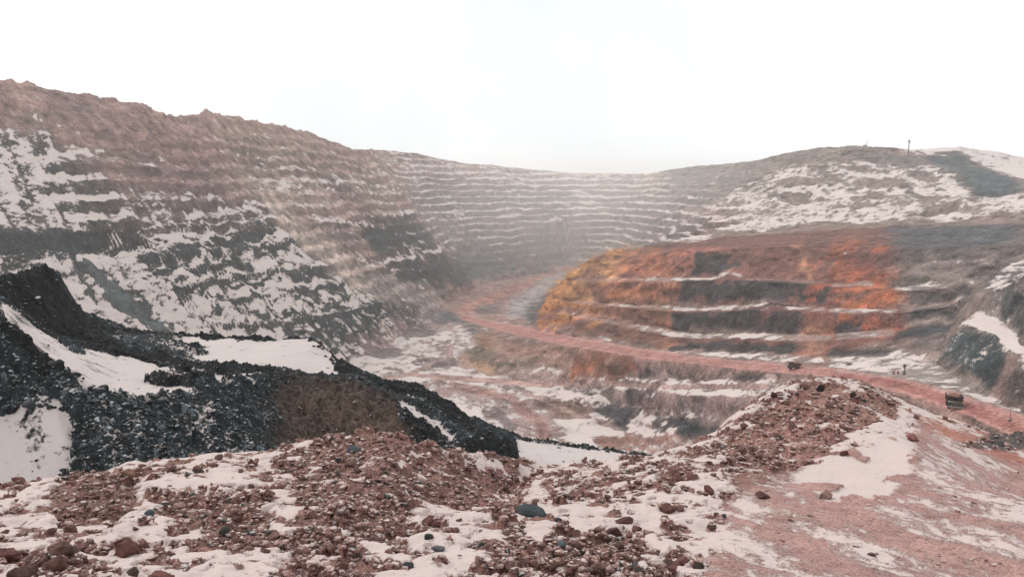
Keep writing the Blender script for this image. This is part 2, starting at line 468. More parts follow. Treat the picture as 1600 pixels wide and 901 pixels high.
PIT = [
 RIM, behind(RIM, 1.35, -12), behind(RIM, 2.6, -60), low(-200, (-400, 9000), (800, 9000), (2000, 9000)),
 # left wall: every point lies near one tilted plane, benches stand proud of it
 LW([(-400,250),(0,235),(100,235),(200,240),(300,255),(400,262),(500,268),(570,272),(610,282)], 4),
 LW([(60,180),(200,200),(330,225),(450,235),(560,255)], -8),
 LW([(130,262),(200,250),(300,290),(380,292)], -6),
 *bench([(380,301),(450,299),(540,298),(622,299)], 10),
 *bench([(-400,400),(0,374),(100,366),(190,357),(300,352),(420,346),(490,353),(560,351),(645,336)], 14),
 *bench([(0,398),(100,394),(200,400),(300,393),(380,384),(450,379)], 9),
 *bench([(240,424),(320,416),(390,408)], 7),
 *bench([(60,430),(220,459),(311,444),(400,425),(490,414),(587,418),(640,406),(692,393)], 12),
 *bench([(150,478),(300,512),(450,501),(540,488),(602,472),(655,470)], 12),
 *bench([(330,475),(430,455),(520,445),(600,440)], 7),
 LW([(-400,440),(0,446),(100,474)], 0),
 [(725,428,1310)],
 low(-178, (-400, 260), (0, 350), (200, 432), (400, 568), (500, 672)), [(560,560,778),(610,537,860),(650,508,965),(690,480,1080),(722,459,1240),(762,441,1380),(830,428,1560),(880,421,1640)],
 # far wall
 [(660,335,1440),(720,340,1520),(800,345,1600),(880,345,1670),(950,340,1700),(1000,335,1620),(1060,335,1450),(1120,338,1230)],
 [(720,412,1440),(760,412,1470),(830,408,1570),(900,402,1640),(945,395,1580),(1000,386,1400),(1060,376,1200)],
 [(745,428,1400),(830,418,1570),(880,412,1640)],
 low(-172, (930, 1560), (990, 1340), (1040, 1240)),
 # terrace over the orange wall and the hill behind
 [(962,388,900),(1000,387,880),(1050,382,860),(1100,374,850),(1200,367,825),(1300,360,800),(1400,356,720),(1500,353,660),(1600,350,600),(1800,345,520),(2000,340,480)],
 [(1100,347,1150),(1200,346,1050),(1300,344,1000),(1400,336,930),(1500,326,850),(1600,325,800),(1800,322,750),(2000,320,720)],
 [(1150,300,1400),(1220,285,1300),(1300,278,1230),(1400,282,1180),(1500,292,1100),(1600,285,1120),(1800,285,1120)],
 [(1200,318,1180),(1300,312,1120),(1400,312,1060),(1500,312,980),(1600,308,960),(1800,305,950)],
 [(1240,262,1360),(1330,252,1290),(1420,250,1270),(1500,255,1250),(1600,265,1250)],
 # back of the orange nose
 low(-172, (852, 930), (880, 985), (920, 1040), (970, 1090), (1020, 1130)), low(-120, (1065, 1120)),
 # road
 RU, RL,
 # walls above the road, bench by bench
 [(843,510,838),(900,512,770),(1000,532,668),(1080,541,605),(1160,545,553),(1240,549,500),(1300,553,462),(1400,557,418),(1450,570,390)],
 [(850,496,845),(900,496,790),(1000,518,685),(1080,529,618),(1160,531,570),(1240,533,520),(1320,530,483),(1400,525,450),(1480,515,430)],
 [(850,487,858),(900,489,806),(1000,506,715),(1080,519,650),(1160,521,600),(1240,521,548),(1320,518,511),(1400,512,475),(1480,505,450)],
 [(856,472,865),(900,475,818),(1000,484,725),(1080,488,662),(1160,487,612),(1240,487,560),(1320,489,521),(1400,490,482),(1480,480,462)],
 [(860,466,875),(900,468,838),(1000,476,750),(1080,479,690),(1160,477,640),(1200,473,617),(1240,478,590),(1320,480,547),(1400,482,505),(1480,474,480)],
 [(868,448,882),(900,441,855),(1000,441,765),(1080,440,705),(1130,438,680),(1180,440,645),(1240,444,608),(1320,451,565),(1400,457,520),(1480,450,490)],
 [(875,440,895),(900,434,872),(1000,433,790),(1080,432,732),(1120,431,710),(1142,424,695),(1180,434,668),(1240,437,630),(1320,443,590),(1400,448,545),(1480,444,510)],
 [(905,414,882),(940,400,880),(1000,398,850),(1080,392,760),(1160,388,720),(1240,385,680),(1320,385,640),(1400,385,600),(1500,385,560),(1600,385,520),(1800,380,470)],
 # rocky spur at the right edge
 [(1462,560,385),(1490,592,330),(1530,614,296),(1570,634,272),(1620,658,250),(1700,690,225)],
 [(1505,505,390),(1550,522,340),(1600,560,285),(1700,620,240)], [(1530,485,420),(1565,505,365),(1600,540,305),(1700,600,255)],
 [(1520,462,450),(1560,452,400),(1600,430,360),(1700,390,330),(1900,350,300)],
 # faces and berm below the road
 [(760,524,880),(800,560,760),(880,576,700),(940,584,650),(1000,590,602),(1080,592,541),(1160,593,489),(1230,592,444)],
 [(700,560,810),(800,592,720),(880,602,688),(940,608,632),(1000,612,574),(1080,619,512),(1160,621,462),(1230,612,424)],
 [(880,628,640),(940,652,592),(1000,667,553),(1060,677,500),(1120,677,475),(1200,700,425)],
 [(925,642,608),(960,638,600),(1010,634,566),(1080,645,506),(1140,648,472)],
 low(-178, (300, 400), (550, 600), (760, 640), (860, 600), (940, 555), (1000, 520), (1060, 475), (1120, 450)), low(-178, (-400, 290), (0, 290), (400, 290), (800, 290), (1100, 290)),
 low(-178, (0, 200), (800, 200)), low(-165, (1230, 360)), low(-150, (1300, 290), (1400, 250)), low(-100, (1480, 230), (1600, 195), (1900, 150)), low(-178, (-400, 150), (800, 150)), low(-150, (1200, 150), (2000, 130)),
 low(-172, (800, 1065), (740, 1140), (835, 905), (820, 1010)), [(815,478,1180),(850,450,1350),(880,430,1500)], [(690,500,1030),(650,540,860)],
]
pit = Terrain(PIT, -1250, 1050, 1380, 150, 9000, 2150)
Z = pit.Z
pit.freeze()
X, Y = pit.X, pit.Y
# --- terraces of the far walls, cut level
nz0, gx, gy = pit.normal_z()
def area(*poly, soft=6): return pit.patch(list(poly), soft)
far_w = area((630,262),(700,262),(800,272),(900,280),(1000,285),(1060,283),(1130,290),(1150,330),(1110,372),(1040,384),(960,388),(900,415),(740,418),(690,385),(640,320), soft=14)
wall_w = area((380,215),(480,225),(560,245),(610,270),(640,320),(690,380),(690,470),(600,470),(480,440),(380,400),(200,420),(60,330),(80,250), soft=14)
up = fbm(X / 130, Y / 130, 5, 3) - 0.5
def terrace(Z, H, flat, wob):
    t = (Z + wob) / H; f = np.floor(t); r = t - f
    s = np.where(r < flat, r / flat * 0.10, 0.10 + 0.90 * sstep(0, 1, (r - flat) / (1 - flat)))
    return (f + s) * H - wob, 1 - sstep(flat * 0.85, flat * 1.15, r) + sstep(0.93, 1.0, r)
brk = 0.35 + 0.65 * sstep(0.38, 0.6, fbm(X / 90, Y / 90, 31, 3))
tz1, berm1 = terrace(Z, 12.5, 0.45, up * 9 + (fbm(X / 28, Y / 28, 15, 3) - 0.5) * 7)
tz2, berm2 = terrace(Z, 15.0, 0.40, up * 12)
fw = np.clip(far_w, 0, 1) * (0.25 + 0.75 * sstep(0.3, 0.5, fbm(X / 90, Y / 90, 31, 3)))
ww = np.clip(wall_w, 0, 1) * sstep(40, 90, 0 * X + 60) 
Z = Z + (tz1 - Z) * fw
Z = Z + (tz2 - Z) * np.clip(wall_w, 0, 1) * 0.45 * brk
ledge = fw * (berm1 - 0.5) * (0.2 + 1.1 * sstep(0.35, 0.6, fbm(X / 60, Y / 60, 16, 4)))
pit.Z = Z.astype(np.float32)
# --- gullies and streaks that follow the fall line
Zs = blur(blur(pit.Z, 8), 8)
gy_ = np.gradient(Zs, axis=0) / np.gradient(pit.D, axis=0); gx_ = np.gradient(Zs, axis=1) / np.gradient(pit.X, axis=1)
gl = np.sqrt(gx_ ** 2 + gy_ ** 2) + 1e-4
slope0 = np.sqrt(gx ** 2 + gy ** 2)
dx, dy = gx_ / gl, gy_ / gl
def streaks(sc, length, seed, n=9):
    s = 0
    for k in range(n):
        t = (k / (n - 1) - 0.5) * length
        s = s + vnoise((X + dx * t) / sc, (Y + dy * t) / sc, seed)
    s = s / n - 0.5
    return s * math.sqrt(n) * 0.62 + 0.5
st_big = streaks(9.0, 60, 3); st_small = streaks(3.5, 26, 9)
wscale = np.clip(pit.D / 700, 0.5, 2.2)
steep = sstep(0.25, 0.6, slope0)
leftw = area((-400,60),(0,100),(300,160),(560,225),(660,300),(740,430),(690,520),(560,580),(-400,700), soft=14)
st_k = 0.22 + 0.78 * leftw
n1 = fbm(X / 45, Y / 45, 11, 5); n2 = fbm3(X / 10, Y / 10, pit.Z / 7, 21, 3, 0.55)
ridged = 1 - np.abs(fbm(X / 30, Y / 30, 41, 4) - 0.5) * 4
road_m = pit.patch([(p[0], p[1]) for p in RU] + [(p[0], p[1]) for p in reversed(RLy)], 1)
keep = 1 - np.clip(road_m * 1.2, 0, 1)
floor_m = (1 - sstep(0.1, 0.3, slope0))
onrim = 1 - sstep(0.93, 1.0, (pit.D / 9000)) * 0
hill = sstep(-60, 20, pit.Z)
att = 1 - 0.7 * steep * (1 - leftw)
disp = (n1 - 0.5) * (5.5 + 5 * hill) * (0.35 + 0.65 * steep) * att + (n2 - 0.5) * 2.4 * (1 - 0.6 * steep) + (st_big - 0.5) * 4.2 * steep * st_k + (st_small - 0.5) * 2.0 * steep * st_k + ridged * 1.6 * steep * att
Z1 = (pit.Z + disp * keep * np.clip(pit.D / 600, 0.6, 1.4)).astype(np.float32)
hillm = area((1150,366),(1130,300),(1240,262),(1400,252),(1500,262),(1600,290),(1800,300),(1800,330),(1600,345),(1300,352), soft=12)
Z1 = Z1 + hillm * ((fbm(X / 55, Y / 55, 87, 4) - 0.5) * 26 + np.abs(fbm(X / 24, Y / 24, 88, 3) - 0.5) * 14)
mound = area((630,520),(760,530),(930,600),(1000,640),(940,690),(800,690),(740,640),(640,590), soft=10)
Z1 = Z1 + mound * (sstep(0.45, 0.75, fbm(X / 20, Y / 20, 77, 4)) * 4.0)
pit.Z = Z1.astype(np.float32)
n3 = fbm3(X / 16, Y / 16, pit.Z / 9, 121, 4, 0.55)
push = ((n2 - 0.5) * 7.0 + (n3 - 0.5) * 16.0) * steep * keep * np.clip(pit.D / 800, 0.35, 1.3) * (1 - 0.55 * leftw)
push *= 1 - sstep(1700, 2600, pit.D)
jit = np.stack([-dx * push, -dy * push, np.zeros_like(push)], -1)

# --- what the ground is made of
paint = Painter(pit, (0.235, 0.158, 0.130), 0.30, 20, 14.0)
RAG = fbm3(X / 16, Y / 16, pit.Z / 26, 501, 4, 0.6)
BRN = (0.29, 0.185, 0.152); DRK = (0.020, 0.025, 0.029); TAN = (0.42, 0.33, 0.275); PNK = (0.36, 0.22, 0.19); ORG = (0.42, 0.17, 0.045); RED = (0.33, 0.11, 0.055)
MAR = (0.105, 0.060, 0.055); GRY = (0.10, 0.105, 0.11); OCH = (0.42, 0.25, 0.12)
# left wall
paint(BRN, 0.12, [(-400,60),(0,110),(220,150),(400,180),(560,230),(620,285),(640,335),(560,345),(480,330),(420,350),(330,300),(250,305),(170,280),(130,225),(60,200),(-100,180)], 8)
paint((0.29,0.20,0.155), 0.24, [(330,190),(480,210),(560,240),(630,290),(560,300),(420,290),(360,260)], 6)
paint(TAN, 0.55, [(370,275),(480,285),(600,292),(622,310),(520,330),(440,320),(380,310)], 6, 0.6)
paint((0.07,0.065,0.062), 0.80, [(-400,200),(0,200),(60,205),(130,270),(210,330),(200,350),(0,362),(-400,380)], 8)
paint((0.13,0.095,0.085), 0.70, [(190,300),(330,305),(420,320),(430,340),(300,345),(200,350)], 5)
paint((0.05,0.048,0.05), 1.0, [(-400,395),(0,366),(190,355),(420,344),(470,362),(560,440),(700,520),(600,620),(300,620),(-400,620)], 6)
paint(DRK, 0.12, [(555,350),(640,338),(690,385),(640,402),(592,398)], 4)
paint(DRK, 0.18, [(600,420),(690,400),(735,430),(700,460),(640,450)], 4)
paint((0.08,0.075,0.075), 0.12, [(480,352),(520,380),(560,395),(560,360)], 4, 0.5)
def strip(pts, w, k=0.9, sv=0.95):
    a = [(p[0], p[1] - w) for p in pts]; b = [(p[0], p[1] + 1) for p in reversed(pts)]
    paint(None, sv, a + b, 1, k, warp=True)
strip([(0,372),(100,364),(190,355),(215,344)], 4, 1.0)
strip([(205,386),(300,390),(345,378),(400,352)], 7); strip([(205,350),(300,350),(420,344)], 5, .7)
strip([(215,418),(300,412),(390,405),(440,395)], 7, .8)
strip([(290,446),(340,440),(400,425),(490,414),(587,418),(640,406),(692,393)], 9, 1.0)
strip([(300,478),(430,458),(520,447),(600,440)], 8, .8)
strip([(150,400),(200,440),(260,490),(300,515)], 10, .9); strip([(100,405),(130,415)], 10, .8)
strip([(300,512),(450,503),(540,488),(600,473)], 8, .9)
strip([(490,356),(560,352),(640,336)], 7, .9); strip([(400,298),(540,297),(630,299)], 3, .8)
strip([(110,445),(150,448),(190,455)], 8); strip([(110,470),(150,470),(160,490)], 12)
for q_ in ([(60,140),(160,155),(150,200),(80,190)],[(150,230),(230,240),(260,290),(180,280)],[(240,270),(330,262),(360,300),(280,320),(230,300)],[(330,235),(420,240),(400,280),(350,270)],[(440,255),(520,262),(540,290),(460,290)],[(520,300),(600,310),(600,335),(540,330)]): paint((0.16,0.105,0.092), 0.08, q_, 8, .7)
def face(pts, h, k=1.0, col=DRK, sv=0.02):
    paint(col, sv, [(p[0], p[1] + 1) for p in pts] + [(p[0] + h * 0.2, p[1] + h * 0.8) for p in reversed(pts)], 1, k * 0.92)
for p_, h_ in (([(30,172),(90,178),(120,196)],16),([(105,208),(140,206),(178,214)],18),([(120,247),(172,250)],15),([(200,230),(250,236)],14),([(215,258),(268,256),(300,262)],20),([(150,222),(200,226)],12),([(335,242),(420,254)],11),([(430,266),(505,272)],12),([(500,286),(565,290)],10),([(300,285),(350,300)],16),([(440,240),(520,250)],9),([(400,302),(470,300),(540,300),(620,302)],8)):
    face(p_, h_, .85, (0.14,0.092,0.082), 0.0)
for p_, w_ in (([(105,207),(140,205),(178,213)],6),([(180,224),(200,222),(218,214)],6),([(120,246),(172,248)],5),([(225,258),(245,263),(270,252)],6),([(130,225),(108,242)],6),([(335,240),(380,247),(425,252)],6),([(430,264),(505,270)],5),([(500,284),(565,288)],5),([(200,228),(250,234)],4),([(560,262),(600,275)],4),([(400,300),(540,299),(625,301)],4)): strip(p_, w_, .9, .9)
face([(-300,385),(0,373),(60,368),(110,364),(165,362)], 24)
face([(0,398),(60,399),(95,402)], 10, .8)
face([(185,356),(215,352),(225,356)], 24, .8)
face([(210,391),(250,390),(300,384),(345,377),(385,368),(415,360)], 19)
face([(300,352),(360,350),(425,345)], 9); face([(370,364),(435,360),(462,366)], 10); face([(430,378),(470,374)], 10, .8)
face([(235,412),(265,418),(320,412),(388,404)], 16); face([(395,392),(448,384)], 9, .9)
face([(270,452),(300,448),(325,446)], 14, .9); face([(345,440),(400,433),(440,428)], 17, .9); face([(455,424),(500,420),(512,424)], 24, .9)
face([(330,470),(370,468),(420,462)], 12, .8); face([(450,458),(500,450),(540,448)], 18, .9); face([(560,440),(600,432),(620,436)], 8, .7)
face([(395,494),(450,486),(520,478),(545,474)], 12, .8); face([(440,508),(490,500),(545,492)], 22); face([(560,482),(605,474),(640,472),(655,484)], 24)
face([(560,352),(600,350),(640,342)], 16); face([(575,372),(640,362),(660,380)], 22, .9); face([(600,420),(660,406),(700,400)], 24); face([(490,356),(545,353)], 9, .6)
# dark fans in the low left corner
for fan in ([(105,430),(135,418),(160,428),(160,438),(130,442)], [(115,450),(150,455),(135,460)], [(150,432),(180,440),(215,480),(270,512),(240,520),(190,490),(155,465)]):
    paint((0.07,0.08,0.085), -0.3, fan, 2)
paint(DRK, -0.1, [(0,372),(90,364),(170,362),(150,385),(110,400),(60,398),(0,395)], 3)
# tan chute
paint(TAN, -0.15, [(395,300),(440,320),(500,370),(560,415),(600,445),(650,480),(600,478),(540,440),(470,385),(430,345)], 4)
paint((0.30,0.24,0.21), 0.3, [(600,430),(690,465),(720,465),(680,500),(640,505),(560,450)], 5)
paint(DRK, 0.45, [(450,505),(540,485),(605,470),(655,478),(660,500),(620,520),(560,560),(480,540)], 4)
# far wall
paint((0.33,0.215,0.185), 0.47, [(560,232),(700,248),(900,270),(985,276),(950,300),(800,296),(640,285)], 6)
paint((0.26,0.19,0.17), 0.52, [(640,290),(900,292),(945,300),(920,360),(700,370),(660,340)], 8)
paint((0.17,0.145,0.14), 0.38, [(680,360),(900,350),(900,400),(720,400)], 8)
paint((0.06,0.065,0.075), -0.2, [(705,395),(800,388),(905,385),(890,412),(830,430),(760,442),(700,450)], 6)
paint((0.30,0.20,0.17), 0.36, [(950,280),(1050,268),(1130,262),(1150,300),(1130,380),(1040,384),(960,386),(910,385),(915,340)], 8)
paint((0.12,0.095,0.095), 0.14, [(925,330),(1050,335),(1110,345),(1080,378),(960,386),(905,390)], 8, 0.7)
paint(None, 0.62, [(800,292),(940,288),(930,320),(860,330),(790,310)], 8, 0.5)
# valley floor
paint((0.27,0.17,0.14), 0.05, [(700,455),(760,440),(860,418),(910,405),(905,440),(850,480),(835,505),(770,500),(712,492),(690,480)], 4)
paint((0.31,0.27,0.26), 0.2, [(800,470),(870,425),(910,400),(905,425),(860,455),(840,500),(790,495)], 4)
paint((0.42,0.215,0.16), -0.5, [(712,484),(760,462),(840,430),(895,408),(898,412),(850,434),(775,470),(730,492)], 1)
paint((0.06,0.065,0.07), -0.2, [(825,482),(850,460),(880,462),(870,480),(845,495),(820,500)], 3)
paint((0.09,0.09,0.10), 0.1, [(680,490),(705,488),(760,520),(758,540),(700,548),(660,530)], 4)
paint((0.10,0.09,0.09), -0.1, [(740,478),(790,468),(770,492),(735,488)], 3, 0.7)
# bowl floor: pink snow, tracks
paint((0.42,0.29,0.255), 0.44, [(540,560),(640,505),(720,505),(780,560),(900,590),(1000,590),(1240,598),(1200,700),(900,760),(700,760)], 5)
paint((0.36,0.25,0.22), 0.30, [(600,545),(700,540),(760,560),(720,590),(640,580)], 6, 0.6)
paint(OCH, 0.22, [(690,565),(750,555),(790,575),(740,595),(700,590)], 5, 0.8)
paint(OCH, 0.0, [(745,520),(770,518),(778,560),(755,570),(742,550)], 4, 0.8)
paint((0.13,0.10,0.07), -0.1, [(722,545),(760,545),(800,566),(845,570),(840,585),(790,582),(745,570),(722,560)], 3)
paint((0.25,0.15,0.11), 0.18, [(770,522),(880,542),(990,566),(990,580),(900,572),(840,568),(790,555)], 4)
paint((0.45,0.14,0.035), -0.3, [(900,562),(935,552),(990,562),(1002,580),(940,588),(895,586)], 3)
paint((0.20,0.085,0.04), -0.4, [(925,560),(990,564),(1000,582),(930,580)], 3, 0.8)
paint((0.045,0.042,0.040), -0.4, [(1003,571),(1080,573),(1160,580),(1225,586),(1222,594),(1160,594),(1080,592),(1003,590)], 1)
paint((0.42,0.29,0.255), 0.80, [(880,604),(1000,614),(1180,622),(1230,614),(1200,700),(900,700),(860,640)], 3)
paint((0.42,0.29,0.255), 0.50, [(560,540),(640,505),(700,550),(760,590),(880,606),(880,640),(760,620),(640,600)], 4, .8)
for q_ in ([(560,552),(600,540),(640,548),(600,562)],[(610,520),(660,505),(690,520),(640,535)],[(640,565),(700,560),(720,572),(660,578)],[(775,603),(800,598),(820,606),(808,616),(785,612)],[(760,612),(790,622),(815,640),(800,640),(770,625)],[(740,632),(775,640),(820,668),(800,672),(760,655)]):
    paint((0.10,0.09,0.09), 0.15, q_, 1, .75)
paint((0.045,0.045,0.048), 0.12, [(925,640),(960,636),(990,616),(1080,620),(1180,622),(1170,630),(1100,636),(1050,640),(1000,640),(985,652),(985,672),(940,660)], 2)
paint((0.04,0.042,0.045), 0.10, [(1015,652),(1060,646),(1120,660),(1130,676),(1100,684),(1060,684),(1030,670)], 2)
paint((0.12,0.10,0.10), 0.35, [(1060,638),(1180,630),(1150,655),(1080,655)], 2, .7)
paint((0.16,0.10,0.075), 0.1, [(830,632),(880,622),(935,640),(920,655),(870,652)], 3)
paint((0.13,0.10,0.09), 0.2, [(880,604),(980,612),(980,622),(960,630),(900,620)], 3)
paint((0.30,0.17,0.13), 0.15, [(930,683),(1000,678),(1060,690),(1040,700),(980,705),(930,700)], 2)
paint((0.35,0.25,0.22), 0.62, [(890,592),(1000,592),(1160,597),(1235,597),(1215,612),(1160,618),(1080,615),(1000,609),(890,602)], 1)
# orange nose and the banded wall
WALL = [(962,386),(1050,380),(1100,372),(1300,358),(1420,354),(1440,430),(1420,520),(1300,556),(1240,550),(1160,547),(1080,542),(1000,534),(900,514),(838,512),(845,480),(870,440),(905,408)]
paint((0.15,0.070,0.050), 0.02, WALL, 4)
paint((0.48,0.225,0.065), -0.15, [(960,386),(985,386),(1030,400),(1010,440),(990,470),(960,500),(900,512),(836,518),(845,480),(870,440),(905,408)], 7, rag=RAG)
paint((0.30,0.125,0.060), -0.1, [(960,388),(1070,386),(1080,440),(1060,480),(1060,545),(960,530),(940,480)], 8, 0.8, rag=RAG)
paint(OCH, 0.0, [(900,420),(950,398),(975,410),(950,450),(890,470),(880,450)], 6, 0.6)
paint((0.30,0.13,0.085), 0.0, [(1070,385),(1150,388),(1140,425),(1060,432)], 6, 0.8)
for dark in ([(1060,438),(1110,436),(1130,438),(1240,440),(1245,478),(1160,476),(1060,480)], [(1052,488),(1240,487),(1290,489),(1290,528),(1160,529),(1052,524)],
             [(1052,536),(1240,537),(1240,550),(1160,548),(1052,545)], [(1085,392),(1140,392),(1155,426),(1085,428)], [(1300,489),(1380,490),(1370,520),(1300,522)],
             [(1240,440),(1300,448),(1290,478),(1250,474)]):
    paint((0.036,0.029,0.031), -0.15, dark, 1, 1.0)
paint((0.20,0.10,0.05), -0.3, [(870,498),(1045,525),(1040,545),(960,530),(870,512)], 3, 0.7)
paint((0.16,0.085,0.045), -0.3, [(905,478),(1050,482),(1048,500),(910,492)], 3, 0.7)
for k, o in ((0.75, [(1235,375),(1262,378),(1285,440),(1300,500),(1320,555),(1250,555),(1262,500),(1255,440)]), (0.8, [(1350,385),(1385,385),(1410,470),(1425,520),(1370,530),(1300,505),(1330,440)]), (0.5, [(1290,375),(1345,372),(1340,470),(1300,470)])):
    paint((0.38,0.125,0.045), -0.4, o, 7, k, rag=RAG)
paint(OCH, -0.4, [(1235,378),(1250,378),(1275,430),(1270,440)], 2, 0.7)
paint((0.30,0.165,0.105), -0.1, [(1262,495),(1285,500),(1325,555),(1300,572),(1240,568),(1250,520)], 4, 0.8)
for p_, w_, k_ in (([(1050,437),(1110,437),(1140,427),(1160,434)],4,.9),([(1160,437),(1240,439),(1290,444)],3,.4),([(1052,484),(1160,483),(1200,475),(1240,483),(1290,486)],6,.75),([(1035,526),(1160,528),(1240,530),(1300,530)],8,.8),
                  ([(895,472),(960,478),(1050,484)],6,.6),([(870,488),(900,495),(1000,515),(1050,524)],9,.55),([(905,440),(1000,438),(1050,438)],5,.45),([(1300,486),(1400,488)],4,.4),([(1310,530),(1400,524)],8,.4),([(1000,440),(1060,440)],4,.3)):
    paint((0.40,0.27,0.225), 0.62, [(p[0], p[1] - w_) for p in p_] + [(p[0], p[1] + 1) for p in reversed(p_)], 1, k_, warp=False)
paint((0.38,0.27,0.23), 0.58, [(1035,548),(1160,550),(1240,553),(1290,560),(1290,568),(1240,566),(1160,560),(1080,552),(1035,550)], 1, .8, warp=False)
# grey wall to the right of it
paint((0.15,0.115,0.10), 0.0, [(1405,356),(1600,348),(1800,345),(1800,430),(1600,432),(1530,470),(1490,520),(1480,560),(1410,555),(1425,520),(1400,440)], 8)
paint((0.055,0.060,0.070), -0.2, [(1380,355),(1500,352),(1600,352),(1600,375),(1500,392),(1410,392)], 6, 0.8)
for p_, w_ in (([(1400,455),(1450,448),(1520,446)],7),([(1400,482),(1450,478),(1500,474)],7),([(1410,508),(1490,502)],7),([(1300,445),(1360,450)],5),([(1300,486),(1400,488)],5),([(1310,528),(1400,522)],8),([(1420,420),(1500,410),(1560,415)],6)):
    paint((0.34,0.26,0.225), 0.5, [(p[0], p[1] - w_) for p in p_] + [(p[0], p[1] + 1) for p in reversed(p_)], 1, .65)
for dark in ([(1430,458),(1520,452),(1520,464),(1430,468)], [(1425,484),(1500,480),(1500,492),(1425,496)], [(1410,512),(1490,508),(1480,522),(1400,526)], [(1300,542),(1400,545),(1390,556),(1300,556)]):
    paint((0.035,0.036,0.04), -0.3, dark, 2, 0.95)
# ground beside the road
paint((0.33,0.26,0.23), 0.46, [(1300,556),(1400,556),(1480,560),(1500,595),(1600,650),(1600,640),(1700,690),(1490,612),(1400,588),(1300,572)], 4)
# terrace and hill
paint((0.26,0.20,0.17), 0.52, [(1130,300),(1240,262),(1400,252),(1500,262),(1530,300),(1600,310),(2000,300),(2000,330),(1600,345),(1300,352),(1150,366)], 6)
paint((0.20,0.15,0.12), -0.1, [(1110,372),(1300,358),(1420,353),(1600,347),(1600,341),(1420,345),(1300,349),(1120,362)], 2, 0.8)
paint((0.17,0.135,0.115), 0.05, [(1040,262),(1190,246),(1240,234),(1340,226),(1400,232),(1400,244),(1300,252),(1220,262),(1150,300),(1090,330),(1040,300)], 6)
paint((0.05,0.060,0.068), -0.15, [(1440,242),(1500,240),(1525,256),(1560,272),(1600,285),(1600,306),(1540,312),(1515,300),(1490,275),(1460,262)], 4)
paint((0.09,0.09,0.09), 0.0, [(1330,236),(1410,240),(1450,250),(1440,260),(1360,252)], 4, 0.8)
paint((0.25,0.2,0.18), 0.70, [(1400,228),(1500,226),(1620,245),(1800,260),(1800,285),(1600,280),(1530,255),(1500,238),(1420,238)], 2)
for q_ in ([(1200,292),(1260,280),(1330,283),(1300,290),(1230,297)],[(1250,268),(1330,262),(1400,264),(1380,270),(1300,272)],[(1330,285),(1400,280),(1425,292),(1380,294)],[(1400,262),(1440,268),(1480,290),(1440,282)],
           [(1410,282),(1430,300),(1485,312),(1440,315),(1415,300)],[(1440,322),(1480,320),(1500,332),(1450,334)],[(1200,310),(1260,305),(1290,312),(1230,320)],[(1320,305),(1370,300),(1390,312),(1340,316)]):
    paint((0.17,0.125,0.105), 0.05, q_, 2, .85)
# right spur
paint((0.15,0.115,0.10), 0.42, [(1545,430),(1600,400),(1900,340),(1900,800),(1620,655),(1570,630),(1590,560),(1560,530),(1540,480)], 4)
paint((0.040,0.050,0.055), 0.40, [(1480,528),(1510,505),(1550,522),(1580,545),(1560,590),(1545,612),(1500,592),(1482,560)], 3)
paint((0.045,0.050,0.055), 0.36, [(1540,480),(1565,455),(1600,432),(1600,538),(1570,505)], 3)
paint((0.3,0.25,0.22), 0.95, [(1510,502),(1535,484),(1568,505),(1600,540),(1640,560),(1640,585),(1600,560),(1550,522)], 2)
# road surface
paint((0.42,0.225,0.18), -0.9, [(p[0], p[1] - 0.5) for p in RU] + [(p[0], p[1]) for p in reversed(RLy)], 1, warp=False)
paint((0.27,0.105,0.075), -0.9, [(1300,580),(1400,594),(1500,622),(1600,668),(1700,710),(1700,724),(1600,682),(1500,638),(1400,606),(1300,588)], 1, 0.7, warp=False)
for fr in (0.3, 0.42, 0.62, 0.76):
    a_ = [(p[0], p[1] + (q[1] - p[1]) * fr) for p, q in zip(RU, RLy)]
    paint((0.27,0.115,0.085), -0.9, [(x_, y_ - 0.5) for x_, y_ in a_] + [(x_, y_ + 0.6) for x_, y_ in reversed(a_)], 0, 0.55, warp=False)
paint((0.33,0.24,0.21), 0.35, [(p[0], p[1] - 2.5) for p in RU] + [(p[0], p[1] + 0.5) for p in reversed(RU)], 1, 0.7)
# smaller tracks over the floor
def track(pts, w, color, sv, k=0.9):
    a = [(p[0], p[1] - w * (0.5 if i else 0.3)) for i, p in enumerate(pts)]; b = [(p[0], p[1] + w * 0.5) for p in reversed(pts)]
    paint(color, sv, a + b, 1, k, warp=False)
track([(560,600),(640,585),(700,560),(715,530),(700,500)], 6, (0.38,0.25,0.21), -0.2, 0.6)
track([(640,585),(720,592),(830,600),(940,600),(1060,606),(1200,604)], 7, (0.40,0.25,0.21), -0.3, 0.75)
track([(705,600),(760,612),(800,628),(830,645)], 12, (0.27,0.15,0.12), -0.6, 0.8)
paint((0.27,0.15,0.12), -0.6, [(810,632),(838,645),(856,662),(860,690),(842,688),(840,668),(822,652),(800,640)], 1, 0.8, warp=False)
track([(820,612),(900,650),(960,668),(1010,690)], 6, (0.38,0.26,0.22), 0.0, 0.7)
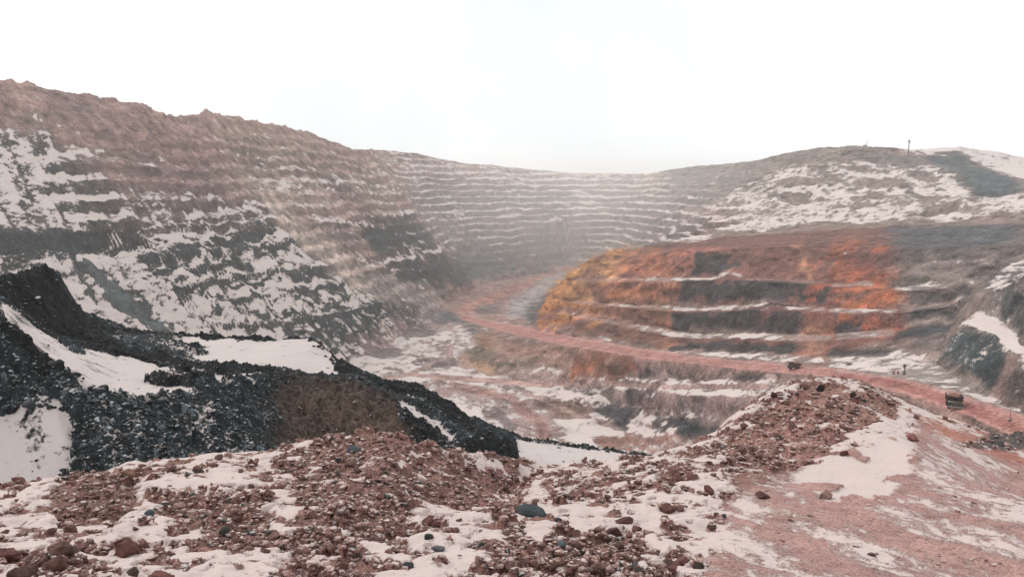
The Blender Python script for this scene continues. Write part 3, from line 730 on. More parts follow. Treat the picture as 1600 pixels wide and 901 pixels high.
# streaks of snow and scree down the slopes, berms keep their snow
rock, snow = paint.rock, paint.snow
snow += ledge + np.clip(wall_w, 0, 1) * (berm2 - 0.45) * 0.42 * sstep(0.38, 0.6, fbm(X / 70, Y / 70, 19, 4))
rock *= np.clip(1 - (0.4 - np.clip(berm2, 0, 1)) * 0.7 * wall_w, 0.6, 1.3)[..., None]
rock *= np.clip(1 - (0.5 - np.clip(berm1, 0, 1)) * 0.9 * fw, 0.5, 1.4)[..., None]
snow += ((st_big - 0.5) * 0.40 + (st_small - 0.5) * 0.65) * steep * st_k + (n1 - 0.5) * 0.5
n4 = fbm3(X / 7, Y / 7, pit.Z / 4, 211, 3, 0.65)
n1 = fbm3(X / 50, Y / 50, pit.Z / 22, 311, 3) * (1 - leftw) + n1 * leftw
tone = 1 + (st_small - 0.5) * 0.45 * steep * st_k + (n1 - 0.5) * 0.7 + (n4 - 0.5) * 1.6
snow += (n4 - 0.5) * (0.8 - 0.5 * leftw)
strat = fbm3(X / 90, Y / 90, pit.Z / 4.5, 401, 3, 0.6)
tone *= 1 + (strat - 0.5) * 1.5 * steep * (1 - 0.75 * leftw)
snow += (strat - 0.5) * 0.35 * steep * (1 - leftw)
smooth_r = 1 - 0.75 * np.clip(road_m * 1.2, 0, 1)
tone = 1 + (tone - 1) * smooth_r
rock *= np.clip(tone, 0.3, 2.0)[..., None]
mar = sstep(0.48, 0.66, fbm3(X / 30, Y / 30, pit.Z / 8, 411, 4)) * np.clip((rock[..., 0] - rock[..., 2] * 2.0) * 8, 0, 1)
rock[...] += (np.array((0.13, 0.060, 0.050), np.float32) - rock) * (mar * 0.75 * np.where(smooth_r < 0.9, 0.0, 1.0))[..., None]
MAT_PIT = ground_material("pit_ground", (0.012, 0.09, 0.65), (0.66, 0.575, 0.545), 0.78, 1.4, (0.4, 0.75, 0.7), (1.0, 2.6, 0.9), edge=0.10, cap=0.12, tint=0.5, dusty=0.17)
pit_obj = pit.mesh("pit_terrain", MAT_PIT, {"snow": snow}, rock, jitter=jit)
pit_obj["kind"] = "structure"
pit.freeze()
del X, Y
# ------------------------------------------------------------------ the dark spoil ridge between the viewer and the pit
RR = [(-400,440,78),(0,431,85),(50,423,88),(74,416,90),(92,430,92),(105,455,94),(122,487,97),(165,505,104),(200,517,108),(260,523,110),(350,525,110),(420,528,108),(480,526,108),
      (497,532,107),(520,555,105),(545,575,103),(572,590,101),(610,597,100),(660,606,98),(700,625,95),(740,660,90),(768,688,86),(790,694,84)]
RC = [(806,684,112),(850,690,115),(900,697,120),(950,702,122),(1010,713,125),(1150,735,135),(1400,770,140),(1600,800,140)]
RIDGE = [
 RR, RC,
 [(p[0], None, p[2] + 5, elev(p[1]) * p[2] - 2.5) for p in RR], [(p[0], None, p[2] + 6, elev(p[1]) * p[2] - 3.5) for p in RC],
 [(p[0], None, p[2] + 195, -178) for p in RR + RC[1:]],
 low(-185, (-400, 345), (1600, 345)),
 [(20,470,79),(60,513,77),(110,543,75),(180,576,73),(260,601,71)],
 [(0,466,81),(50,500,82),(100,530,84),(200,548,88),(330,572,91),(440,584,92)],
 [(60,455,86),(100,490,89),(160,525,94),(240,540,98)],
 [(330,565,95),(450,560,98),(540,580,96),(600,608,92),(660,630,86)],
 [(-400,430,55),(-100,470,58),(0,492,60),(60,545,60),(110,578,59),(140,603,58.5),(180,610,60),(250,622,62),(290,604,65),(340,588,70),(430,584,77),(500,591,82),(560,599,85),(610,627,81),(650,663,76),(692,688,73)],
 [(-400,640,50),(0,642,56.5),(60,622,56.5),(115,640,56.5),(124,680,55.5)],
 [(-400,760,46),(0,752,51),(125,728,53),(220,722,54.5),(300,722,56),(400,716,61),(500,703,69),(560,692,73),(620,702,72),(690,742,69)],
 [(660,640,83),(700,665,80),(745,684,78)],
 [(692,689,73),(740,686,74),(790,684,76),(804,689,76.5)], [(690,742,69.5),(740,758,70),(790,760,72),(806,752,74)],
 low(-29.5, (818, 76)), low(-31, (822, 84)), low(-33, (826, 95)),
 [(830,735,100),(900,735,102),(1000,735,108),(1150,760,112)],
 low(-24, (-400, 42), (0, 45), (300, 48), (560, 55)), low(-30, (700, 58), (800, 62), (1000, 70), (1300, 80), (1600, 80)), low(-26, (-400, 30), (500, 30), (1000, 34), (1600, 34)),
]
rid = Terrain(RIDGE, -1250, 900, 1300, 30, 345, 1350, step=6)
rid.Z = blur(rid.Z, 3)
rid.freeze()
X, Y = rid.X, rid.Y
far_side = sstep(0, 14, X * 0 + 0)
pr = Painter(rid, (0.022, 0.025, 0.028), 0.05, 40, 3.0, 131)
SN = 1.6
BLK = (0.012, 0.013, 0.014); CHAR = (0.018, 0.022, 0.025); BRW = (0.072, 0.050, 0.038)
pr(CHAR, 0.16, [(-300,480),(0,492),(60,545),(140,603),(250,625),(340,590),(430,586),(430,720),(120,730),(100,640),(0,660),(-300,660)], 3)
pr(BRW, -0.2, [(455,588),(500,592),(560,600),(615,632),(680,690),(620,710),(480,715),(420,700),(440,640)], 14)

pr(BLK, -0.2, [(600,620),(650,660),(690,690),(800,686),(810,755),(690,760),(640,705)], 3)
pr(BLK, -0.1, [(-300,430),(0,432),(74,416),(95,440),(125,490),(165,508),(240,535),(150,545),(100,530),(50,500),(0,464),(-300,440)], 2)
pr(BLK, 0.05, [(0,492),(40,520),(70,552),(110,578),(100,600),(60,570),(0,530)], 3)
pr((0.035,0.038,0.042), 0.35, [(160,505),(260,524),(330,530),(290,545),(330,572),(250,560),(170,535)], 3)
# smooth snow: bowl, plateau, apron, slopes to the right
pr(None, SN, [(0,468),(30,486),(60,515),(110,545),(180,578),(260,606),(300,596),(285,612),(245,626),(180,612),(140,605),(110,580),(60,545),(30,512),(0,492)], 2)
pr(None, SN, [(205,553),(260,572),(330,582),(420,585),(330,590),(290,604),(255,624),(190,612),(140,603),(112,578),(80,548)], 2)
pr(None, SN, [(262,530),(350,528),(480,530),(500,540),(520,560),(545,580),(565,594),(500,590),(430,582),(340,574),(300,560),(330,545)], 2)
pr(None, SN, [(-300,650),(0,650),(60,628),(112,645),(124,700),(122,740),(0,780),(-300,800)], 2)
pr(None, 1.3, [(600,612),(640,608),(690,618),(680,628),(640,628)], 2, 0.8)
pr(None, 0.8, [(612,632),(650,638),(690,664),(700,686),(680,684),(650,660)], 2)
pr(None, SN, [(808,688),(850,693),(900,700),(950,706),(1010,717),(1150,740),(1150,800),(820,800)], 2, warp=False)
pr(BLK, -0.6, [(806,681),(850,687),(900,693),(950,698),(1015,710),(1015,714),(950,704),(900,700),(850,692),(806,686)], 0, 1, warp=False)
pr(BLK, -0.2, [(60,500),(120,533),(200,551),(330,572),(430,582),(430,588),(320,582),(200,560),(120,545),(60,516)], 1)
pr(BLK, -0.1, [(215,590),(300,583),(330,590),(290,598),(230,596)], 1, 0.7)
pr(BLK, -0.2, [(470,524),(495,530),(520,555),(545,574),(575,592),(610,600),(575,600),(540,582),(515,562),(490,538)], 1)
pr(BLK, -0.2, [(130,505),(200,517),(350,525),(480,526),(480,530),(350,529),(200,523),(140,515)], 0, 1.0)
pr(BLK, -0.2, [(575,592),(660,606),(705,626),(760,682),(800,692),(760,694),(700,668),(690,640),(640,616),(580,606)], 2)
snow = np.clip(pr.snow, -1, 1.6)
snow = np.minimum(snow, 0.96) - (snow > 0.8) * np.clip(0.62 - fbm(X / 1.2, Y / 0.8, 91, 5, 0.65), 0, 1) * 1.6 * 0.8
darkm = 1 - sstep(0.5, 1.0, pr.snow)
# boulders and blocks
wxx = (fbm(X / 1.5, Y / 1.5, 5, 3) - 0.5) * 0.9; wyy = (fbm(X / 1.5, Y / 1.5, 8, 3) - 0.5) * 0.9
d1, d2, c1 = worley((X + wxx) / 0.75, (Y + wyy) / 0.75, 3)
e1, e2, c2 = worley((X + wxx) / 0.32, (Y + wyy) / 0.32, 13)
b1 = np.sqrt(np.clip(1 - (d1 / 0.62) ** 2, 0, 1)) * c1 ** 2
b2 = np.sqrt(np.clip(1 - (e1 / 0.62) ** 2, 0, 1)) * c2 ** 1.5
n_l = fbm(X / 9, Y / 9, 17, 5) - 0.5; n_f = fbm(X / 0.6, Y / 0.6, 27, 4) - 0.5
n_s = fbm(X / 16, Y / 22, 37, 3) - 0.5
rock_h = b1 * 0.34 + b2 * 0.20 + n_f * 0.62 + (0.5 - np.abs(fbm(X / 1.1, Y / 1.1, 59, 4) - 0.5) * 4) * 0.28 + n_l * 1.3 + (0.5 - np.abs(fbm(X / 3.2, Y / 3.2, 57, 4) - 0.5) * 4) * 0.5
snow_h = n_s * 1.6 + 0.12 + (fbm(X / 0.8, Y / 0.5, 48, 3) - 0.5) * 0.08 + (fbm(X / 2.2, Y / 1.2, 47, 3) - 0.5) * 0.12
rid.Z = (rid.Z + rock_h * darkm + snow_h * (1 - darkm)).astype(np.float32)
# snow dust caught between the blocks
snow = snow + ((0.30 - (b1 * 0.5 + b2 * 0.6)) * 0.9 + (fbm(X / 4, Y / 4, 301, 3) - 0.5) * 0.9 * (pr.snow > 0.1)) * darkm
gully = fbm(X / 0.9, Y / 9, 77, 3) - 0.5
brm = rid.patch([(455,588),(500,592),(560,600),(615,632),(680,690),(620,710),(480,715),(420,700),(440,640)], 14)
rid.Z = (rid.Z + gully * 1.1 * brm).astype(np.float32)
rock = pr.rock * np.clip(0.55 + c2 * 1.0 + n_l * 0.8, 0.35, 2.2)[..., None]
grey_block = ((c2 > 0.93)) & (darkm > 0.5) & (pr.rock[..., 2] > 0.02) & (pr.rock[..., 0] < 0.03)
rock[grey_block] = rock[grey_block] * 0.4 + np.array((0.10, 0.12, 0.14)) * 0.8
MAT_RIDGE = ground_material("spoil_ground", (0.08, 0.7, 3.0), (0.52, 0.455, 0.435), 0.86, 0.9, (0.35, 0.6, 1.1), (0.8, 0.35, 0.12), edge=0.12)
rid_obj = rid.mesh("spoil_ridge_ground", MAT_RIDGE, {"snow": snow}, rock)
rid_obj["kind"] = "structure"
rid.freeze()

# ------------------------------------------------------------------ the near slope of frozen clods
FR = [(-350,810,8.5),(0,758,10.5),(60,742,11),(130,735,11.5),(200,718,12),(300,715,12.5),(380,712,13),(450,696,13.4),(520,686,13.5),(560,680,13.5),(595,673,13.5),(640,690,13.4),(700,722,13.2),(750,752,13),(775,768,13),
      (805,772,13),(830,752,13.6),(900,726,14.5),(1000,722,15.5),(1060,706,16),(1120,681,17),(1180,630,19),(1230,604,20),(1275,590,20.5),(1330,593,20.5),(1380,612,20),(1440,640,19.5),
      (1500,662,19),(1560,684,18.5),(1600,702,18),(1700,748,17),(1900,840,15)]
NEAR = [
 FR, [(p[0], None, p[2] * 1.06, elev(p[1]) * p[2] - 0.25) for p in FR],
 [(p[0], None, p[2] + 10, elev(p[1]) * p[2] - 8.5) for p in FR], low(-38, (-350, 62), (1900, 62)), low(-42, (-350, 75), (1900, 75)),
 [(-350,1000,3.9),(0,1000,4.1),(500,1000,4.1),(1000,1000,4.2),(1500,1000,4.6),(1900,1000,4.8)],
 low(-2.0, (-350, 2), (800, 2), (1900, 2)),
 [(-350,901,5.0),(0,901,5.3),(400,901,5.3),(800,901,5.4),(1100,901,5.6),(1300,901,6.0),(1600,901,6.3),(1900,901,6)],
 [(-350,860,6.5),(0,828,7.7),(300,800,8.6),(600,782,8.8),(800,818,7.8),(950,800,8.6)],
 [(1030,776,9.8),(1100,812,8.2),(1120,900,5.7)], [(1130,700,14),(1200,680,15.5),(1300,660,16.5),(1400,680,15.5)],
 [(1100,800,8.6),(1300,742,11.5),(1450,740,11.5),(1600,788,9.6),(1750,830,8.5)],
 [(1480,700,30),(1545,684,31),(1575,677,31.5),(1600,672,32),(1650,662,33),(1800,640,34)], low(-13.2, (1480, 27), (1600, 28), (1800, 28)), low(-13.5, (1480, 37), (1600, 39), (1800, 40)),
]
near = Terrain(NEAR, -1150, 1150, 1620, 2.0, 75, 1900, step=5)
near.Z = blur(near.Z, 6)
near.freeze()
X, Y = near.X, near.Y
pn = Painter(near, (0.200, 0.116, 0.092), 0.0, 30, 0.8, 231)
# pn.snow holds the clod cover: 0 = open snow, 1 = nothing but clods
pn.snow[:] = 0.42
C = lambda k, poly, soft=6: pn(None, k, poly, soft)
C(0.75, [(430,705),(600,672),(760,745),(830,770),(800,800),(820,830),(700,850),(560,901),(420,901),(470,800)])
C(0.85, [(560,680),(600,670),(760,745),(790,770),(650,770),(540,730)])
C(0.92, [(75,760),(110,735),(190,735),(220,790),(200,815),(90,820)], 4)
C(0.7, [(110,730),(300,716),(300,735),(130,760)])
C(0.34, [(0,770),(80,760),(80,800),(0,850)]); C(0.33, [(120,830),(220,800),(330,740),(420,730),(300,840),(200,880),(120,890)])
C(0.8, [(230,770),(330,765),(360,800),(280,830)]); C(0.8, [(300,800),(420,790),(440,850),(330,850)], 5)
C(0.36, [(640,780),(760,800),(820,850),(700,870),(640,840)]); C(0.36, [(860,850),(1000,780),(1090,790),(1110,840),(1070,901),(930,901)])
C(0.95, [(820,860),(880,820),(1000,820),(1020,860),(900,901),(820,901)], 5)
C(0.8, [(1130,700),(1180,640),(1280,592),(1400,625),(1400,680),(1330,700),(1250,720),(1180,770),(1130,740)])
C(0.55, [(840,740),(1000,722),(1130,685),(1150,740),(1000,770),(860,780)])
C(0.32, [(1000,790),(1080,740),(1150,745),(1130,790),(1080,830)], 4)
smooth_f = near.patch([(1150,740),(1250,730),(1400,690),(1450,650),(1600,700),(1900,830),(1900,1000),(1090,1000),(1110,870),(1140,790)], 10)
C(0.18, [(1230,745),(1300,700),(1380,650),(1440,665),(1430,740),(1390,790),(1300,800)], 6)
# colours
pn((0.20,0.125,0.095), None, [(60,730),(220,725),(240,810),(80,830)], 8, 0.8)
pn((0.33,0.205,0.175), None, [(1100,790),(1250,740),(1450,650),(1600,700),(1900,830),(1900,1000),(1090,1000)], 10)
pn((0.27,0.158,0.125), None, [(1130,700),(1280,590),(1440,640),(1400,700),(1250,730)], 8, 0.8)
pn((0.34,0.15,0.10), None, [(1430,640),(1500,660),(1900,840),(1900,880),(1600,730),(1450,670)], 5, 0.8)
pn((0.10,0.085,0.08), None, [(1500,700),(1545,683),(1600,672),(1900,630),(1900,720),(1600,704)], 3)
C(0.8, [(1500,700),(1545,683),(1600,672),(1900,630),(1900,720),(1600,704)], 3)
cover = np.clip(pn.snow, 0, 1)
w1 = (fbm(X / 0.25, Y / 0.25, 5, 4) - 0.5) * 0.30; w2 = (fbm(X / 0.25, Y / 0.25, 8, 4) - 0.5) * 0.30
a1, _, k1 = worley((X + w1) / 0.36, (Y + w2) / 0.36, 3)
a2, _, k2 = worley((X + w1 * .6) / 0.15, (Y + w2 * .6) / 0.15, 23)
a3, _, k3 = worley((X + w1 * .3) / 0.065, (Y + w2 * .3) / 0.065, 43)
patchy = 0.34 * fbm(X / 0.7, Y / 0.7, 51, 3) + 0.66 * fbm(X / 0.15, Y / 0.20, 53, 4, 0.6)
thr = 1 - cover
clods = sstep(0.0, 0.10, patchy - 0.655 + cover * 0.34)       # where the clods gather
dome = lambda a, r: np.sqrt(np.clip(1 - (a / r) ** 2, 0, 1))
h = (dome(a1, 0.5) * np.clip(k1 - 0.5, 0, 1) * 0.24 * (0.25 + clods) + dome(a2, 0.55) * np.clip(k2 - 0.4, 0, 1) * 0.085 * clods + dome(a3, 0.6) * k3 * 0.022 * clods)
h = h + (fbm(X / 0.05, Y / 0.05, 81, 4, 0.6) - 0.5) * 0.055 * (0.3 + 0.7 * clods) + (fbm(X / 0.2, Y / 0.2, 91, 5, 0.6) - 0.5) * 0.20
lumps = (fbm(X / 2.2, Y / 2.2, 95, 3) - 0.5) * 0.24 - 0.05
snow_level = (fbm(X / 0.35, Y / 0.25, 99, 4) - 0.5) * 0.14 + (1 - cover) * 0.10 - 0.060 * clods - 0.010
diff = snow_level - h
sn = sstep(-0.004, 0.008, diff)
soft_h = np.maximum(h, snow_level)
# the worn face on the right: washed soil, shallow rills, thin snow
rill = fbm((X + Y * 0.8) / 0.22, Y / 1.2, 111, 4) - 0.5
sm_h = (fbm(X / 0.9, Y / 0.9, 113, 5) - 0.5) * 0.10 + rill * 0.07 + (fbm(X / 0.035, Y / 0.035, 117, 3) - 0.5) * 0.012 + dome(a3, .5) * np.clip(k3 - .75, 0, 1) * 0.05
sm_sn = 0.40 + (fbm(X / 0.55, Y / 1.5, 119, 5, 0.6) - 0.5) * 1.5 - rill * 0.5 + (fbm(X / 0.07, Y / 0.16, 121, 4, .6) - 0.5) * 0.8
fs = np.clip(smooth_f - near.patch([(1500,700),(1545,682),(1600,670),(1900,630),(1900,722),(1600,706)], 2), 0, 1)
deep = near.patch([(1230,745),(1300,700),(1380,655),(1440,665),(1430,740),(1390,790),(1300,800)], 10)
ridg = np.abs(fbm((X - Y * 0.5) / 0.9, (Y + X * .4) / 1.8, 127, 3) - 0.5)
deep_s = sstep(0.40, 0.45, fbm((X - Y * 0.25) / 0.42, (Y + X * .3) / 0.9, 133, 4)) * deep
sm_sn = sm_sn * (1 - deep) + deep * (deep_s * 1.0 - 0.05); sm_h = sm_h + (1 - deep_s) * deep * 0.05
near.Z = (near.Z + lumps + soft_h * (1 - fs) + (sm_h + 0.05) * fs).astype(np.float32)
snow = np.clip(0.42 + diff * 14, -0.25, 0.80) * (1 - fs) + sm_sn * fs
tint = fbm(X / 0.4, Y / 0.4, 131, 3)[..., None]
rock = pn.rock * (0.55 + 0.9 * k2[..., None] * 0.6 + 0.5 * tint) * (1 - fs[..., None]) + pn.rock * (0.75 + 0.5 * tint) * fs[..., None]
MAT_NEAR = ground_material("clod_ground", (1.0, 9.0, 45.0), (0.56, 0.465, 0.44), 0.9, 0.0, (0.2, 0.7, 1.1), (0.9, 0.02, 0.012), edge=0.16, tint=0.35)
near_obj = near.mesh("near_slope_ground", MAT_NEAR, {"snow": snow}, rock)
near_obj["kind"] = "structure"
near.freeze()
del X, Y
# ------------------------------------------------------------------ loose stones
from mathutils import noise as mnoise
def rock_shape(seed, sub, rough=0.42, flat=0.75, craggy=1.0):
    bm = bmesh.new(); bmesh.ops.create_icosphere(bm, subdivisions=sub, radius=1.0)
    off = Vector((seed * 7.3, seed * 3.1, seed * 5.7)); cut = (0.5, 0.62, 0.78)
    for v in bm.verts:
        n = v.co.normalized()
        r = 1 + rough * mnoise.noise(n * 1.1 + off) + rough * 0.8 * craggy * abs(mnoise.noise(n * 2.3 + off)) + rough * 0.4 * mnoise.noise(n * 5 + off)
        c = n * r
        for k in range(9):                         # broken faces
            d = mnoise.noise_vector(off * 1.7 + Vector((k * 9.1, 0, k))).normalized()
            t = c.dot(d) - cut[k % 3]
            if t > 0: c -= d * t * 0.9 * min(1, craggy)
        v.co = Vector((c.x, c.y, c.z * flat))
    return bm

def rocks_mesh(name, T, picks, variants, mat, sub, snow0=0.2):
    """many loose stones too small to count, one mesh. picks: (x, y, z, size, colour)"""
    base = []
    for k in range(variants):
        bm = rock_shape(300 + k, sub); bm.verts.ensure_lookup_table()
        base.append((np.array([v.co[:] for v in bm.verts], np.float32), np.array([[v.index for v in f.verts] for f in bm.faces], np.int32))); bm.free()
    rng = np.random.default_rng(5)
    V, F, Cc = [], [], []; n = 0
    for (x, y, z, s, c) in picks:
        b, f = base[rng.integers(variants)]
        a, q = rng.uniform(0, 6.28), rng.uniform(-0.5, 0.5)
        R = np.array(Matrix.Rotation(a, 3, 'Z') @ Matrix.Rotation(q, 3, 'X'), np.float32)
        sc = s * np.array([rng.uniform(.8, 1.3), rng.uniform(.8, 1.2), rng.uniform(.5, 1.0)], np.float32)
        p = (b * sc) @ R.T + np.array((x, y, z), np.float32)
        V.append(p); F.append(f + n); n += len(b); Cc.append(np.tile(np.array(c + (1,), np.float32), (len(b), 1)))
    V = np.concatenate(V); F = np.concatenate(F); Cc = np.concatenate(Cc)
    me = bpy.data.meshes.new(name)
    me.vertices.add(len(V)); me.vertices.foreach_set("co", V.ravel())
    me.loops.add(F.size); me.loops.foreach_set("vertex_index", F.ravel())
    me.polygons.add(len(F)); me.polygons.foreach_set("loop_start", np.arange(0, F.size, 3, dtype=np.int32))
    me.polygons.foreach_set("use_smooth", np.full(len(F), False))
    me.update(calc_edges=True)
    t = me.attributes.new("rock", 'FLOAT_COLOR', 'POINT'); t.data.foreach_set("color", Cc.ravel())
    t = me.attributes.new("snow", 'FLOAT', 'POINT'); t.data.foreach_set("value", np.full(len(V), snow0, np.float32))
    me.materials.append(mat)
    o = bpy.data.objects.new(name, me); COL.objects.link(o); o["kind"] = "stuff"
    return o

def inside(px, py, poly):
    c = False; n = len(poly)
    for k in range(n):
        x0, y0 = poly[k]; x1, y1 = poly[(k + 1) % n]
        if (y0 > py) != (y1 > py) and px < (x1 - x0) * (py - y0) / (y1 - y0) + x0: c = not c
    return c

rr = random.Random(11)
MAT_CLOD = ground_material("clod_earth", (2.0, 12.0, 60.0), (0.60, 0.505, 0.48), 0.80, 1.3, (0.3, 0.5, 0.4), (0.7, 0.02, 0.01), edge=0.12, cap=0.5)
MAT_STONE = ground_material("spoil_stone", (0.5, 2.5, 9.0), (0.56, 0.50, 0.48), 0.80, 1.6, (0.3, 0.7, 0.4), (0.6, 0.08, 0.03), edge=0.12, cap=0.6)
def clod_colour():
    k = rr.random()
    b = (0.180, 0.102, 0.080) if k < .55 else (0.30, 0.20, 0.165) if k < .8 else (0.12, 0.075, 0.06) if k < .95 else (0.060, 0.058, 0.058)
    f = rr.uniform(0.7, 1.35)
    return tuple(c * f for c in b)
def on_ground(T, px, py):
    j, i = T.meet(px, py)
    return j, i, float(T.X[j, i]), float(T.Y[j, i]), float(T.Z[j, i])
picks, tries = [], 0
while len(picks) < 22000 and tries < 190000:
    tries += 1
    px, py = rr.uniform(-60, 1660), rr.uniform(585, 1010)
    if elev(py) > near.vis[-200, min(max(int((side(px, py) * KU - near.u[0]) / (near.u[1] - near.u[0])), 0), near.nu - 1)] : continue
    j, i, x, y, z = on_ground(near, px, py)
    if y > 34 or fs[j, i] > 0.5 and rr.random() > 0.06: continue
    p = (clods[j, i] * 0.8 + 0.05) * (1 - 0.75 * sn[j, i])
    if rr.random() > p: continue
    s = 0.005 + 0.042 * rr.random() ** 5
    s *= 0.6 + 0.4 * y / 7
    picks.append((x, y, z + s * 0.05, s, clod_colour()))
rocks_mesh("clod_rubble", near, picks, 14, MAT_CLOD, 2, 0.3)

picks, tries = [], 0
dm = darkm
while len(picks) < 15000 and tries < 80000:
    tries += 1
    px, py = rr.uniform(-60, 1060), rr.uniform(415, 765)
    j, i, x, y, z = on_ground(rid, px, py)
    if y > 135 or y < 48 or j >= rid.nv - 2: continue
    if rr.random() > dm[j, i] * 0.95 + 0.012: continue
    s = 0.028 + 0.20 * rr.random() ** 6
    frost = fbm(np.array([x / 4.0]), np.array([y / 4.0]), 301, 2)[0]
    k = rr.random()
    br = pr.rock[j, i, 0] > 0.04
    if br and rr.random() < .7: s *= .45
    k -= (frost - 0.5) * 0.7
    b = (0.34, 0.345, 0.36) if k < .03 else (0.12, 0.135, 0.145) if k < .16 else (0.035, 0.042, 0.047) if k < .5 else (0.012, 0.014, 0.015)
    if pr.rock[j, i, 2] < 0.02 and not br: b = (0.012, 0.012, 0.013) if k < .9 else (0.04, 0.045, 0.05)
    if br: b = (0.055, 0.036, 0.024) if k < .75 else (0.025, 0.02, 0.017) if k < .93 else (0.11, 0.085, 0.065)
    picks.append((x, y, z + s * 0.2, s, b))
rocks_mesh("spoil_rubble", rid, picks, 14, MAT_STONE, 1)

# ------------------------------------------------------------------ single stones
def label(o, text, cat, group=None):
    o["label"] = text; o["category"] = cat
    if group: o["group"] = group
    return o

def stone_mesh(name, seed, sub, mat, color, snow=0.2, rough=0.34, flat=0.7, craggy=1.0, var=0.25):
    bm = rock_shape(seed, sub, rough, flat, craggy)
    me = bpy.data.meshes.new(name); bm.to_mesh(me); bm.free()
    co = np.empty(len(me.vertices) * 3, np.float32); me.vertices.foreach_get("co", co); co = co.reshape(-1, 3)
    # crumbs on the surface
    off = Vector((seed, 2 * seed, 0))
    for v in me.vertices:
        n = v.co.normalized()
        v.co += n * (0.10 * craggy * (mnoise.noise(v.co * 7 + off)) + 0.05 * mnoise.noise(v.co * 15 + off))
    cc = np.empty((len(co), 4), np.float32)
    for i, v in enumerate(me.vertices):
        k = 1 + var * 1.6 * mnoise.noise(v.co * 2.2 + off)
        cc[i] = (color[0] * k, color[1] * k, color[2] * k, 1)
    t = me.attributes.new("rock", 'FLOAT_COLOR', 'POINT'); t.data.foreach_set("color", cc.ravel())
    t = me.attributes.new("snow", 'FLOAT', 'POINT'); t.data.foreach_set("value", np.full(len(co), snow, np.float32))
    me.polygons.foreach_set("use_smooth", np.full(len(me.polygons), sub >= 4))
    me.materials.append(mat)
    return me

def put(name, me, p, scale, rot=(0, 0, 0)):
    o = bpy.data.objects.new(name, me); COL.objects.link(o)
    o.location = p; o.scale = scale; o.rotation_euler = rot
    return o

